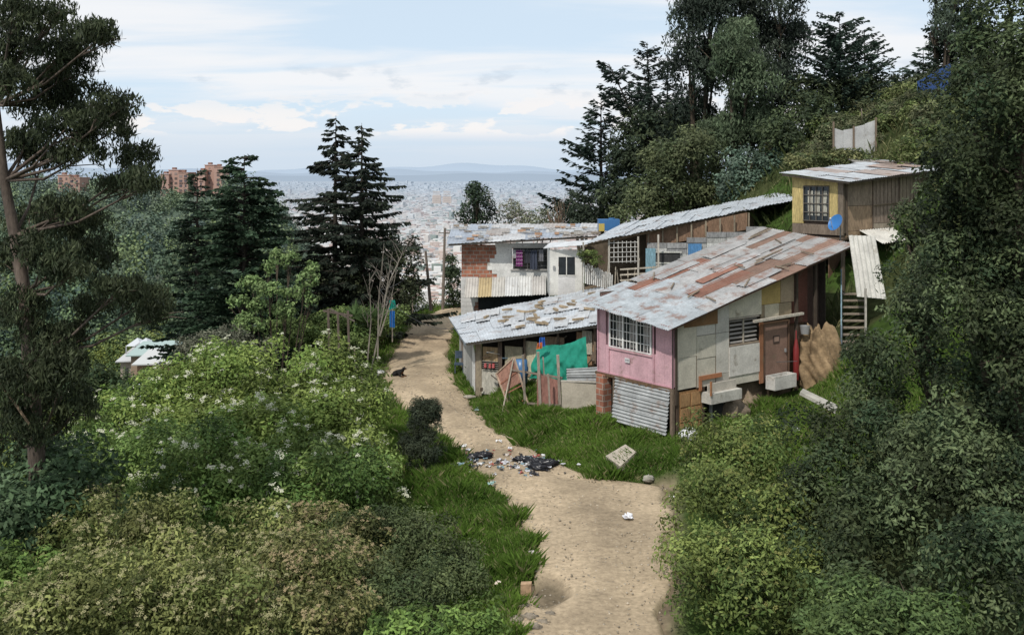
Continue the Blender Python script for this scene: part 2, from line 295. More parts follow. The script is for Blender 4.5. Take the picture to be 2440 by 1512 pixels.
# conifers
def conifer(name,base,H,R,nwh=26,c1=(.018,.032,.018),c2=(.035,.055,.03),slope=.1,curve=-.25,dens=12,leaf=.55,lw=.16,start=.08,pw=.8,lean=(0,0),irr=.35,nb=6,hang=0.):
    e=empty(name); base=np.array(base,float); a=Acc()
    def tp(h): t=h/H; return base+np.array((lean[0]*t**1.5,lean[1]*t,h))
    a.tube([tp(H*q) for q in (0,.25,.5,.75,1)],[.018*H,.015*H,.01*H,.006*H,.01],(.06,.05,.04),7)
    P=[];A=[];Cc=[]
    for i in range(nwh):
        h0=H*(start+(1-start)*(i+random.random()*.6)/nwh)
        nn=nb if h0<H*.85 else 4
        for j in range(nn):
            h=min(H*.985,max(.02*H,h0+random.uniform(-.9,.9)*H/nwh))
            az=random.uniform(0,2*math.pi); L=R*(max(0,1-h/H))**pw*random.uniform(1-irr,1+irr*.5)+.25
            s=tp(h); o=np.array((math.cos(az),math.sin(az),0)); pts=[]
            bc=random.uniform(.6,1.35)
            sl=slope+random.uniform(-.15,.15)
            for t in (0,.33,.66,1): pts.append(s+o*L*t+np.array((0,0,L*(sl*t+curve*t*t))))
            a.tube(pts,[.004*H,.03,.02,.008],(.05,.04,.032),4)
            n=max(6,int(L*dens)); t=rng.random(n)**.75; t=.12+.9*t
            q=s+o*L*t[:,None]; q[:,2]+=L*(sl*t+curve*t*t)
            side=np.cross(o,(0,0,1)); sg=rng.choice([-1,1],n)
            dirv=side*sg[:,None]*rng.uniform(.3,1,(n,1))+o*rng.uniform(.3,1,(n,1))+np.array((0,0,1))*(rng.uniform(-.55,.25,(n,1))-hang); dirv/=np.linalg.norm(dirv,axis=1,keepdims=True)
            ls=leaf*rng.uniform(.5,1.2,n)*np.clip(1.15-t*.5,.4,1)
            P.append(q+dirv*ls[:,None]*.5); A.append(dirv*ls[:,None]); Cc.append(np.full(n,bc))
    P=np.concatenate(P);A=np.concatenate(A);bc=np.concatenate(Cc); n=len(P)
    L=np.linalg.norm(A,axis=1,keepdims=True); B=np.cross(A/L,rng.normal(size=(n,3))+np.array((0,0,.4))); B/=np.linalg.norm(B,axis=1,keepdims=True)+1e-9
    Wd=lw*rng.uniform(.6,1.2,(n,1)); V=np.stack([P-A/2,P+B*Wd/2,P+A/2,P-B*Wd/2],1).reshape(-1,3)
    m=rng.random((n,1)); col=1.2*(np.array(c1)*(1-m)+np.array(c2)*m)*(bc*rng.uniform(.8,1.2,n))[:,None]
    mk('needles',V,np.arange(4*n).reshape(n,4),M_leaf,e,np.repeat(col,4,0))
    a.build('trunk_and_branches',M_bark,e,True); return e
def cbase(u,vt,d,z=None):
    t=at(u,vt,d); z=gz(t[0],t[1])-.3 if z is None else z; return (t[0],t[1],z),t[2]-z
b,H=cbase(582,368,60); conifer('pine_tree',b,H,4.3,38,(.022,.042,.024),(.055,.086,.05),dens=32,leaf=.52,lw=.18,nb=10,slope=.28,curve=-.2,pw=.5,irr=.35)
b,H=cbase(470,400,64); conifer('pine_tree',b,H,3.4,34,(.022,.038,.024),(.05,.076,.047),dens=28,leaf=.5,lw=.18,nb=8,slope=.2,curve=-.15,pw=.75,irr=.45)
b,H=cbase(797,275,68); conifer('spruce_tree',b,H,6.2,28,(.017,.024,.018),(.038,.048,.033),dens=26,leaf=.6,lw=.19,nb=7,slope=-.1,curve=.08,pw=.85,irr=.6,lean=(.1,0),hang=.35)
b,H=cbase(862,293,66); conifer('spruce_tree',b,H,5.8,27,(.017,.024,.018),(.038,.048,.033),dens=26,leaf=.6,lw=.19,nb=7,slope=-.1,curve=.08,pw=.85,irr=.6,hang=.35)
b,H=cbase(1432,225,85,3.); conifer('cedar_tree',b,H,6.2,20,(.014,.025,.019),(.032,.048,.034),dens=14,leaf=.8,lw=.2,nb=5,slope=.3,curve=.05,pw=.8,start=.2,irr=.5)
b,H=cbase(1450,150,82,4.5); b=(b[0]+5.2,b[1],b[2]); conifer('cedar_tree',b,H,4.4,24,(.014,.024,.019),(.03,.045,.032),dens=13,leaf=.8,lw=.2,nb=5,slope=.55,curve=.1,pw=.55,start=.25,lean=(-5.2,0),irr=.5)
b,H=cbase(1553,100,86,6.); conifer('cedar_tree',b,H,2.6,36,(.02,.03,.025),(.035,.05,.04),dens=14,leaf=.55,lw=.16,nb=4,slope=.3,curve=.1,pw=.45,start=.3,lean=(-.4,0),irr=.5)
b,H=cbase(1590,150,88,6.); conifer('cedar_tree',b,H,2.4,28,(.02,.03,.025),(.035,.05,.04),dens=14,leaf=.55,lw=.16,nb=4,slope=.3,curve=.1,pw=.5,start=.3,irr=.5)
b,H=cbase(2000,40,76); conifer('cedar_tree',b,H,4.0,26,(.022,.038,.028),(.05,.075,.055),dens=18,leaf=.5,lw=.18,nb=7,slope=.5,curve=-.1,pw=.4,start=.2,irr=.6)
b,H=cbase(2060,70,78); conifer('cedar_tree',b,H,3.4,22,(.025,.04,.03),(.05,.07,.05),dens=12,leaf=.5,lw=.16,nb=6,slope=.5,curve=0,pw=.6,irr=.6)
b,H=cbase(2200,110,88); conifer('cedar_tree',b,H,5,18,(.05,.075,.06),(.07,.10,.08),dens=12,leaf=.7,lw=.2,nb=6,slope=.15,curve=0,pw=.8,irr=.5)
b,H=cbase(2150,160,84); conifer('cedar_tree',b,H,4,16,(.045,.07,.05),(.07,.10,.08),dens=12,leaf=.7,lw=.2,nb=6,slope=.15,curve=0,pw=.8,irr=.5)
b,H=cbase(2290,-10,80); conifer('cedar_tree',b,H,4.2,28,(.025,.04,.028),(.05,.07,.05),dens=16,leaf=.55,lw=.2,nb=7,slope=.3,curve=0,pw=.6,irr=.5)
def tall(name,d,u0,blobs,**k):
    x=(u0-1220)/F*d; return bush(name,[pb(u,v,d+random.uniform(-1.5,1.5),ru,rv) for u,v,ru,rv in blobs],root=(x,d,gz(x,d)-.5),r0=k.pop('r0',.28),**k)
tall('eucalyptus_tree',78,1660,[(1650,-20,60,70),(1640,80,58,70),(1690,60,50,70),(1650,190,62,60),(1640,270,55,50),(1610,330,50,40),(1700,170,48,60),(1700,-30,50,60)],lobe=.95,leaf=.36,c1=(.016,.026,.018),c2=(.045,.06,.042),cov=.6,droop=.6,aspect=.32,gain=1.2)
tall('eucalyptus_tree',75,1750,[(1760,110,50,60),(1740,190,62,60),(1780,210,58,60),(1760,290,70,50),(1720,330,65,40),(1800,310,55,50),(1740,130,40,60)],lobe=.85,leaf=.34,c1=(.035,.055,.028),c2=(.085,.115,.06),cov=.6,droop=.6,aspect=.32)
tall('eucalyptus_tree',80,1850,[(1790,0,60,60),(1860,10,55,60),(1870,100,50,50),(1840,150,50,60),(1870,210,45,60),(1840,280,50,50),(1740,20,50,50),(1800,80,45,50)],lobe=.95,leaf=.36,c1=(.018,.028,.02),c2=(.05,.065,.045),cov=.55,droop=.6,aspect=.32,gain=1.2)
tall('eucalyptus_tree',79,2240,[(2230,10,28,40),(2255,60,28,40),(2225,70,20,30),(2250,130,30,35),(2320,20,40,70),(2310,110,40,50),(2270,-10,30,40)],lobe=.8,leaf=.35,c1=(.035,.05,.035),c2=(.06,.08,.05),cov=.45,droop=.5,aspect=.3)
tall('olive_tree',70,1620,[(1580,400,55,45),(1650,385,70,55),(1600,460,75,45),(1680,450,60,45),(1540,470,40,35),(1560,510,90,25)],lobe=.8,leaf=.28,c1=(.045,.062,.027),c2=(.10,.115,.05),cov=.6)
tall('blue_gum_sapling',66,1780,[(1780,400,55,40),(1750,450,50,35),(1820,430,50,45),(1870,380,35,30),(1790,490,60,30)],lobe=.6,leaf=.28,c1=(.06,.11,.075),c2=(.13,.18,.13),cov=.5,gain=1.2)
tall('laurel_tree',68,1870,[(1840,340,60,50),(1900,310,55,50),(1930,270,50,40),(1870,380,50,30),(1960,320,30,30)],lobe=.8,leaf=.3,c1=(.03,.045,.025),c2=(.06,.08,.03),cov=.55)
tall('laurel_tree',80,1700,[(1540,330,50,60),(1600,330,60,60),(1700,340,80,60),(1800,340,80,60),(1500,420,40,70),(1480,480,60,40)],lobe=1.,leaf=.4,c1=(.02,.032,.02),c2=(.05,.065,.03),cov=.6)
tall('laurel_tree',76,2000,[(1960,240,60,40),(2040,240,60,50),(2110,230,50,40),(1920,230,40,50),(2090,280,60,30)],lobe=.8,leaf=.35,c1=(.02,.032,.02),c2=(.06,.075,.03),cov=.6)
tall('hedge_shrub',60,1800,[(1790,540,50,40),(1840,520,50,45),(1870,560,30,30),(1760,570,20,20)],lobe=.5,leaf=.22,c1=(.035,.055,.02),c2=(.08,.10,.035),cov=.6,r0=.08)
hb=[]
for i in range(110):
    y=random.uniform(53,76); x=random.uniform(np.interp(y,[50,75],[19.5,18]),y*.50); r_=random.uniform(.5,1.25)
    if 54<y<59.5 and 17.5<x<22.5: continue
    hb.append(((x,y,gz(x,y)+r_*.35),(r_*1.2,r_,r_*.9)))
bush('hillside_fern',hb[:52],.4,.24,(.06,.09,.022),(.14,.155,.055),cov=.5,r0=.02); bush('hillside_shrub',hb[52:],.45,.24,(.04,.06,.022),(.10,.10,.05),cov=.5,r0=.02)
tall('hillside_shrub',56,2150,[(2130,420,60,30),(2230,430,60,60),(2260,500,50,60),(2240,380,40,40)],lobe=.5,leaf=.22,c1=(.04,.06,.02),c2=(.10,.11,.04),cov=.6,r0=.06)
tall('hillside_shrub',55,1975,[(1960,385,40,25),(2040,385,60,22),(2000,380,50,18),(1900,395,40,20)],lobe=.4,leaf=.2,c1=(.05,.07,.025),c2=(.13,.13,.05),cov=.6,r0=.05)
# mid distance
tall('small_oak_tree',84,1135,[(1135,480,30,28),(1125,520,34,30),(1150,510,28,34),(1130,450,15,15)],lobe=.7,leaf=.3,c1=(.02,.035,.02),c2=(.045,.065,.035),cov=.5)
tall('pale_shrub_tree',86,1220,[(1215,510,35,30),(1250,530,35,20),(1310,520,35,30),(1340,500,30,20),(1290,540,50,20)],lobe=.6,leaf=.26,c1=(.08,.10,.055),c2=(.16,.16,.11),cov=.25,r0=.12)
tall('small_oak_tree',80,1390,[(1385,490,28,30),(1400,530,35,30),(1370,530,28,20),(1450,520,40,25)],lobe=.7,leaf=.3,c1=(.02,.03,.02),c2=(.045,.06,.035),cov=.45)
tall('alder_sapling',54,660,[(640,640,24,16),(690,620,26,18),(660,610,12,14),(600,680,35,18),(640,690,32,16),(730,670,28,22),(745,640,16,14),(570,720,30,16),(620,730,30,16),(700,700,30,14),(740,710,18,16),(600,770,45,22),(680,740,30,20)],lobe=.3,leaf=.2,c1=(.09,.15,.045),c2=(.16,.22,.075),cov=.45,aspect=.55,r0=.08,gain=1.35)
tall('thicket_shrub',68,900,[(900,600,60,45),(940,640,50,50),(880,680,60,45),(960,600,35,35),(820,690,60,40),(950,700,45,30),(760,690,60,60)],lobe=.8,leaf=.28,c1=(.03,.04,.022),c2=(.075,.09,.042),cov=.5,gain=1.25)
tall('road_verge_shrub',58,830,[(840,770,60,30),(780,790,70,35),(900,780,45,30),(850,820,60,25),(700,790,60,30),(940,760,35,25),(790,760,40,18)],lobe=.45,leaf=.2,c1=(.055,.09,.022),c2=(.135,.18,.05),cov=.6,r0=.06)
tall('road_verge_shrub',82,1085,[(1080,680,22,50),(1070,640,14,26),(1085,720,22,25),(990,700,30,30),(975,730,30,16)],lobe=.6,leaf=.28,c1=(.025,.04,.02),c2=(.06,.08,.035),cov=.6,r0=.08)
tall('grey_shrub',50,520,[(530,810,60,25),(470,830,50,25),(600,830,60,20)],lobe=.4,leaf=.16,c1=(.07,.075,.05),c2=(.12,.12,.08),cov=.4,r0=.05)
tall('valley_tree',48,250,[(230,905,50,28),(330,920,60,30),(280,950,70,40),(180,930,60,40)],lobe=.6,leaf=.22,c1=(.025,.045,.02),c2=(.06,.085,.03),cov=.6)
# agave
a=Acc()
for k,(u,v) in enumerate([(890,745),(905,755),(870,755),(845,740)]):
    c=at(u,v+12,57)
    for i in range(22):
        az=random.uniform(0,6.28); el=random.uniform(.35,1.3); L=random.uniform(.6,1.1); o=np.array((math.cos(az)*math.cos(el),math.sin(az)*math.cos(el),math.sin(el)))
        a.tube([c,c+o*L*.5,c+o*L],[.05,.045,.004],vj((.1,.16,.06)),4)
a.build('agave_plant',M_leaf)
e=empty('bare_tree'); a=Acc()
for (u0,v0,u1,v1,d) in [(885,880,935,600,54),(900,860,915,580,55),(875,870,880,650,56),(905,800,945,640,55),(915,720,960,600,55)]:
    p0=at(u0,v0,d);p1=at(u1,v1,d); a.tube([p0,(p0+p1)/2+rng.normal(size=3)*.15,p1],[.05,.035,.012],(.25,.22,.18),5)
    for i in range(9):
        t=random.uniform(.35,.95); s=p0*(1-t)+p1*t; q=s+np.array((random.uniform(-1,1),random.uniform(-.5,.5),random.uniform(.5,1.4))); a.tube([s,(s+q)/2+rng.normal(size=3)*.06,q],[.018,.012,.005],(.22,.19,.16),4)
a.build('branches',M_bark,e)
e=empty('bare_tree'); a=Acc(); p0=at(1330,560,80)
for i in range(26):
    q=p0+np.array((random.uniform(-1.3,1.3),random.uniform(-1,1),random.uniform(1.2,3.2))); a.tube([p0,(p0+q)/2+rng.normal(size=3)*.2,q],[.06,.035,.01],(.22,.15,.11),4)
a.build('branches',M_bark,e)
# grass
def grass(name,pts,h,c1,c2):
    n=len(pts); x,y=pts[:,0],pts[:,1]; z=ground(x,y)-.03
    cl=.4+1.1*(.5+.5*wob(x*2.1,y*2.3))**2
    H=h*rng.uniform(.5,1.4,n)*cl; ln=rng.normal(size=(n,2))*.4*H[:,None]; az=rng.uniform(0,6.28,n); wd=rng.uniform(.012,.028,n)
    bx=np.cos(az)*wd; by=np.sin(az)*wd; P=np.stack([x,y,z],-1)
    V=np.stack([P+np.stack([-bx,-by,0*bx],-1),P+np.stack([bx,by,0*bx],-1),P+np.stack([ln[:,0]*.4+bx*.7,ln[:,1]*.4+by*.7,H*.6],-1),P+np.stack([ln[:,0],ln[:,1],H],-1)],1).reshape(-1,3)
    m=np.clip(rng.random((n,1))*.4+.6*(.5+.5*wob(x*.8,y*.8))[:,None],0,1); col=(np.array(c1)*(1-m)+np.array(c2)*m)*rng.uniform(.75,1.25,(n,1))
    dry=rng.random(n)<.1; col[dry]=np.array((.28,.26,.13))
    mk(name,V,np.arange(4*n).reshape(n,4),M_grass,None,np.repeat(col,4,0))
def strip(n,y0,y1,side,w0,w1,pw=1.):
    y=rng.uniform(y0,y1,n); t=rng.random(n)**pw; w=np.interp(y,[y0,y1],[w0,w1])
    jag=.15*np.sin(y*3.1)+.12*np.sin(y*7.3)+rng.normal(size=n)*.12
    x=np.interp(y,YS,XL)-.12-t*w-jag if side<0 else np.interp(y,YS,XR)+t*w+jag
    return np.stack([x,y],-1)
g=np.concatenate([strip(85000,22,46,-1,3,3.5,1.2),strip(16000,46,84,-1,3.5,3.5),strip(115000,35.3,52,1,6,4,1),strip(9000,52,80,1,1.2,1.2)])
g=g[pit(g[:,0],g[:,1])<.15]
grass('grass',g,.32,(.055,.11,.018),(.155,.25,.042))
q=np.stack([rng.uniform(8,17,45000),rng.uniform(33,41.5,45000)],-1); grass('grass',q,.28,(.06,.115,.02),(.165,.25,.048))
q=np.stack([rng.uniform(-18,40,40000),rng.uniform(45,84,40000)],-1); q=q[(q[:,0]<np.interp(q[:,1],YS,XL)-2)|(q[:,0]>14)]; grass('undergrowth',q,.7,(.04,.06,.02),(.10,.115,.04))
# ------------------------------------------------------------------ pink house
WH=(.70,.68,.63); CREAM=(.60,.56,.47); DK=(.03,.025,.02); PINK=(.60,.37,.41); BRN=(.15,.09,.06); WOODC=(.2,.15,.11)
def bil(c,u,v): c=[np.array(q,float) for q in c]; return (1-u)*(1-v)*c[0]+u*(1-v)*c[1]+u*v*c[2]+(1-u)*v*c[3]
def roof(acc,c,nu,nv,colf,amp=.018,waves=7,jit=.03):
    for i in range(nu):
        for j in range(nv):
            u0=i/nu-.03;u1=(i+1)/nu+.03;v0=j/nv-.015;v1=(j+1)/nv+.015
            u0+=random.uniform(-jit,jit)*(i>0);u1+=random.uniform(-jit,jit)*(i<nu-1)
            h=.02+.025*((i+j)%2)+random.uniform(0,.015)
            p=[bil(c,a_,b_)+np.array((0,0,h+random.uniform(-.008,.012))) for a_,b_ in ((u0,v0),(u0,v1),(u1,v1),(u1,v0))]
            acc.corr(p[0],p[1],p[2],p[3],waves,amp,colf((i+.5)/nu,(j+.5)/nv))
ang=math.atan2(.603,.798)
ph=empty('pink_shanty_house',(6.17,38,0),ang)
A=Acc()
def rz(x,y): return 5.42+.228*x+.1*y
zb=2.86
for i in range(9):
    y0=i*4.3/9; y1=y0+4.3/9-.008; dx=random.uniform(0,.006)
    segs=[(zb,rz(0,y0)-.06)]
    if y1>1.17 and y0<3.53: segs=[(zb,3.98),(5.36,rz(0,y0)-.06)]
    for s0,s1 in segs: A.box((0-dx,y0,s0),(.06,y1,s1),vj(PINK,.03))
A.box((.065,.0,zb),(.09,4.3,3.97),PINK); 
for y in (.03,1.05,3.62,4.27): A.box((-.045,y-.04,zb-.05),(-.014,y+.04,rz(0,y)-.06),vj((.54,.32,.36),.05))
A.box((-.05,0,zb-.1),(0,4.3,zb),(.5,.28,.32)); A.box((-.06,1.1,3.86),(-.015,3.6,3.95),(.62,.37,.4)); A.box((-.06,1.1,5.38),(-.015,3.6,5.45),(.62,.37,.4))
A.box((-.062,-.02,zb-.1),(-.052,.02,5.4),DK)
A.build('pink_front_wall',M_paint,ph)
A=Acc(); A.box((.05,1.17,3.95),(.07,3.53,5.38),DK); A.build('window_glass_and_dark_sheet',M_glass,ph)
A=Acc(); fr=(.76,.76,.74)
y0,y1,z0,z1=1.17,3.53,3.95,5.38
for k in range(4):
    y=y0+(y1-y0)*k/3; A.box((-.07,y-.035,z0),(-.02,y+.035,z1),fr)
for k in range(3):
    ya=y0+(y1-y0)*k/3
    for q_ in (.19,.385,.58): A.box((-.045,ya+q_,z0),(-.03,ya+q_+.02,z1),fr)
for k in range(5):
    z=z0+(z1-z0)*k/4; t=.03 if k in(0,4) else .012; A.box((-.06,y0,z-t),(-.024,y1,z+t),fr)
for k in range(3):
    ya=y0+(y1-y0)*k/3+.1; A.corr((.04,ya,z0+.1),(.04,ya+.4,z0+.1),(.04,ya+.3,z1-.1),(.04,ya,z1-.1),4,.015,vj((.36,.34,.32),.2))
A.build('window_frame',M_paint,ph)
A=Acc(); A.box((-.07,2.35,3.45),(-.052,2.62,3.63),(.75,.75,.75)); 
for k in range(3): A.box((-.075,2.40+k*.07,3.5),(-.071,2.43+k*.07,3.58),(.1,.1,.15))
A.build('house_number_plaque',M_paint,ph)
A=Acc()
def pan(x0,x1,z0,z1,col,off=0.,zt=None,t=.04):
    zt=z1 if zt is None else zt
    A.panel([(x0,-off,z0),(x1,-off,z0),(x1,-off,zt),(x0,-off,z1)],t,col)
A.box((0.02,.1,2.6),(7.2,.14,5.4),(.05,.04,.03))
pan(.0,.1,2.2,5.35,(.08,.06,.045),.07)
pan(.12,1.2,2.75,3.95,vj(CREAM,.05),.02); pan(.12,1.2,3.96,5.2,vj((.62,.57,.47),.05),.03,5.15)
pan(1.22,2.3,2.7,3.8,CREAM,.015); pan(1.22,2.3,3.82,4.7,vj(CREAM,.06),.03); pan(1.22,3.1,4.72,5.55,(.60,.57,.52),.02,5.95)
pan(2.32,3.1,3.1,4.7,(.64,.61,.55),.02); pan(.5,2.4,5.1,5.3,(.25,.14,.07),.06,5.8,.03)
pan(3.1,5.1,5.24,6.05,(.66,.61,.5),.03,6.4); pan(3.1,5.1,2.9,4.08,(.66,.63,.58),.055); pan(2.32,3.1,2.5,3.08,(.5,.47,.41),.03)
pan(3.12,5.0,2.55,2.88,CREAM,.02); pan(4.95,5.18,2.4,4.9,(.33,.15,.08),.06)
pan(1.3,2.6,2.98,3.15,(.42,.18,.09),.09); pan(1.3,1.45,2.58,2.97,(.42,.18,.09),.09)
pan(5.1,7.1,4.95,5.58,(.34,.27,.18),.0,5.58); pan(5.1,6.4,5.6,6.3,(.5,.36,.14),-.03,6.6); pan(6.42,7.3,5.6,6.55,(.42,.32,.22),-.02,6.8); pan(5.3,6.2,5.05,5.6,(.56,.5,.38),.045)
pan(7.3,7.4,2.4,6.9,(.06,.05,.04),.05); pan(7.42,8.6,4.6,6.9,(.15,.06,.045),-.3,7.2); pan(8.6,8.72,2.6,7.2,(.06,.05,.04),.03)
pan(7.45,8.6,2.4,4.55,(.2,.13,.09),-.5)
for x in (1.2,2.31,3.11): pan(x-.012,x+.012,2.7,5.3,(.16,.12,.08),.055,t=.012)
A.build('side_wall_panels',M_paint,ph)
A=Acc()
A.box((3.12,.08,4.15),(4.95,.12,5.2),DK)
for k in range(6): A.panel([(3.15,.0,4.2+k*.17),(4.9,.0,4.2+k*.17),(4.9,.06,4.27+k*.17),(3.15,.06,4.27+k*.17)],.015,(.28,.26,.24))
A.box((4.0,-.03,4.15),(4.06,.03,5.2),(.4,.35,.28)); A.box((3.1,-.07,4.1),(4.98,.02,4.16),(.3,.24,.18)); A.box((3.1,-.07,5.16),(4.98,.02,5.22),(.45,.4,.34))
A.build('louvre_window',M_paint,ph)
A=Acc(); A.box((5.28,0.02,2.45),(6.9,.06,4.8),(.27,.17,.13)); A.box((5.2,-.07,2.4),(5.28,0,4.85),BRN); A.box((6.9,-.04,2.4),(6.99,0,4.85),BRN); A.box((5.28,-.04,4.8),(6.9,0,4.87),BRN)
A.box((5.95,-.01,3.95),(6.35,.017,4.25),(.1,.07,.06)); A.box((6.0,-.015,4.0),(6.3,-.011,4.2),(.34,.23,.18)); A.box((6.7,-.05,3.5),(6.76,.017,3.65),(.3,.3,.3))
A.build('door',M_paint,ph)
A=Acc(); A.board((4.4,-.25,5.02),(7.6,-.25,5.08),.12,.1,(.55,.5,.42))
for x in (7.35,8.66): A.board((x,-.1,1.8),(x,-.1,rz(x,0)-.05),.12,.12,(.08,.06,.045))
for x in np.linspace(.3,10.2,8): A.board((x,-.35,rz(x,-.35)-.06),(x,4.6,rz(x,4.6)-.06),.07,.1,(.12,.08,.05))
for y in (-.25,2,4.4): A.board((-.35,y,rz(-.35,y)-.14),(10.6,y,rz(10.6,y)-.14),.07,.08,(.14,.09,.06))
A.build('timber_frame',M_wood,ph)
A=Acc()
A.box((.1,4.25,0.5),(10.3,4.3,6.1),(.12,.09,.07)); A.box((10.2,.5,3),(10.25,4.25,7.4),(.07,.055,.045)); A.box((.1,.15,2.6),(7.2,4.2,2.7),(.1,.07,.05)); A.panel([(7.5,3.9,2),(10.2,3.9,2),(10.2,3.9,7.6),(7.5,3.9,7)],.05,(.08,.05,.04))
A.panel([(8.8,.9,2.6),(10.2,.9,2.6),(10.2,.9,7.5),(8.8,.9,7.2)],.05,(.10,.06,.05)); A.box((.1,4.2,5.3),(9,4.24,6.05),(.2,.12,.1))
A.build('rear_walls',M_wood,ph)
RUST=(.24,.115,.08)
def rc(u,v):
    q=random.random()
    if u<.26: return vj((.41,.44,.46),.07)
    if u<.55: return vj(RUST,.2) if q<.3 else vj((.38,.375,.37),.14)
    return vj((.37,.36,.35),.14) if q<.58 else vj((.25,.16,.12),.2)
A=Acc(); c=[(-.55,-.5,rz(-.55,-.5)),(10.7,-.5,rz(10.7,-.5)),(10.7,4.7,rz(10.7,4.7)),(-.55,4.7,rz(-.55,4.7))]
roof(A,c,4,8,rc,.016,7,jit=.06)
for i in range(9):
    u,v=random.uniform(.3,.75),random.uniform(.05,.85); w_,h_=random.uniform(.18,.25),random.uniform(.05,.07)
    p=[bil(c,a_,b_)+np.array((0,0,.10)) for a_,b_ in ((u,v),(u,v+h_*1.5),(u+w_,v+h_*1.5+.01),(u+w_,v+.01))]; A.corr(*p,3,.012,rc(u,v))
A.build('corrugated_roof',M_rusty,ph)
A=Acc(); A.board((-.6,-.4,rz(-.6,-.4)-.02),(-.6,4.7,rz(-.6,4.7)-.02),.04,.12,(.28,.14,.12)); A.board((-.5,-.54,rz(-.5,-.54)-.02),(10.7,-.54,rz(10.7,-.5)-.02),.03,.05,(.12,.07,.05))
for i in range(14):
    p=bil(c,random.uniform(.1,.95),random.uniform(.1,.9)); a_=random.uniform(-.5,1.8); dx,dy=math.cos(a_)*random.uniform(.2,.9),math.sin(a_)*.4; A.board(p+(-dx,-dy,.13-dx*.228),p+(dx,dy,.14+dx*.228),.06,.05,vj((.25,.2,.15),.3))
A.build('fascia_and_loose_boards',M_wood,ph)
A=Acc()
for k in range(3):
    z0=1.02+k*.58; o=.25-.08*k; A.corr((-o+.06,.15,z0+.66),(-o-.02,.15,z0),(-o-.02,3.2,z0),(-o+.06,3.2,z0+.66),5,.03,vj((.46,.47,.47),.06))
A.build('corrugated_skirt',M_metal,ph)
A=Acc(); A.box((.3,.2,.5),(.34,4.2,2.85),(.03,.025,.02))  # first box: near-black backing, painted shade for the gap behind the skirt
for k in range(11): A.box((-.05,.3+k*.37,2.62),(.3,.38+k*.37,2.72),(.25,.17,.1))
A.board((-.05,.02,.2),(-.05,.02,2.8),.13,.13,WOODC); A.board((.0,3.3,.2),(.0,3.3,2.8),.1,.1,WOODC); A.board((-.02,.0,2.76),(-.02,4.4,2.76),.1,.12,(.16,.1,.06))
A.box((.25,-.02,.75),(1.55,.03,2.65),(.36,.2,.09)) 
for k in range(2):
    for j in range(3): A.box((.35+k*.6,-.045,.9+j*.58),(.85+k*.6,-.021,1.4+j*.58),(.42,.25,.12))
A.box((.12,-.05,.6),(.24,.03,2.7),(.1,.07,.05)); A.box((1.56,-.05,.6),(1.68,.03,2.7),(.1,.07,.05))
A.box((2.1,.0,.8),(2.2,.1,2.5),(.3,.3,.32)); A.box((2.25,.05,.8),(2.9,.1,2.4),(.06,.06,.065)); A.box((2.95,.0,1),(3.3,.06,2.4),(.16,.09,.06)); A.box((.2,.35,.4),(3.4,.38,2.55),(.04,.03,.025)); A.panel([(3.3,.2,1.0),(7.3,.2,1.6),(7.3,.2,2.58),(3.3,.2,2.58)],.05,(.12,.09,.06))
A.build('lower_timber_wall',M_wood,ph)
A=Acc(); A.box((1.5,-.55,2.1),(3.3,-.05,2.5),(.56,.54,.49)); A.box((1.42,-.6,2.45),(1.5,-.55,3.0),(.42,.2,.1)); A.box((1.55,-.35,2.5),(3.2,-.3,2.85),(.5,.46,.4)); A.build('sink_box',M_paint,ph)
A=Acc(); A.box((-.2,3.75,.4),(.25,4.2,2.75),(.3,.2,.1)); A.build('brick_pillar',M_brick,ph)
A=Acc(); A.box((5.3,-.6,2.15),(6.7,-.12,2.2),(.6,.58,.54)); A.box((5.3,-.6,2.2),(5.36,-.12,2.7),(.62,.6,.56)); A.box((6.64,-.6,2.2),(6.7,-.12,2.7),(.62,.6,.56)); A.box((5.36,-.6,2.2),(6.64,-.55,2.7),(.62,.6,.56)); A.box((5.36,-.17,2.2),(6.64,-.12,2.7),(.6,.58,.54)); A.build('washbasin',M_paint,ph)
A=Acc(); A.blob((13.1,42.6,2.4),(.95,1.0,1.95),(.30,.21,.12),.22,70,50,3,3.2); A.build('earth_mound',M_rock,None,True)
A=Acc(); A.blob((8.7,40.1,1.2),(.75,.5,.8),(.24,.19,.14),.3,30,20,5,2.6); A.blob((9.6,40.9,1.5),(.6,.5,.55),(.26,.2,.14),.3,30,20,8,2.6); A.build('boulder',M_rock,None,True)
e=empty('gas_cylinder'); A=Acc(); c=at(1897,905,42.2); A.tube([c,c+(0,0,.05),c+(0,0,1.3),c+(0,0,1.5),c+(0,0,1.75)],[.1,.13,.13,.09,.05],(.22,.03,.03),12); A.build('body',M_plastic,e,True); A=Acc(); A.tube([c+(0,0,1.75),c+(0,0,2.1)],[.03,.025],(.3,.05,.05),6); A.build('valve',M_plastic,e)
e=empty('paint_bucket'); A=Acc(); c=at(1918,795,42.3); A.tube([c,c+(0,0,.35)],[.17,.22],(.3,.3,.3),14); A.build('bucket',M_plastic,e,True)
e=empty('wooden_stairs'); A=Acc(); s0=at(2010,830,43.0); s1=at(2010,700,45.0)
for k in range(9):
    p=s0+(s1-s0)*k/8; A.box(p-(.1,.15,.03),p+(.95,.15,.03),(.28,.23,.18))
A.board(s0-(.1,0,.2),s1-(.1,0,0),.06,.2,(.14,.18,.2)); A.board(s0+(.95,0,-.2),s1+(.95,0,0),.06,.2,(.14,.11,.09))
A.board(s0+(-.1,0,.9),s1+(-.1,0,1.1),.05,.05,(.2,.3,.35)); A.board(s0-(.1,0,.1),s0+(-.1,0,1),.06,.06,(.2,.25,.3)); A.board(s0+(.95,0,-.1),s0+(.95,0,2.6),.08,.08,(.45,.42,.37)); A.build('steps',M_wood,e)
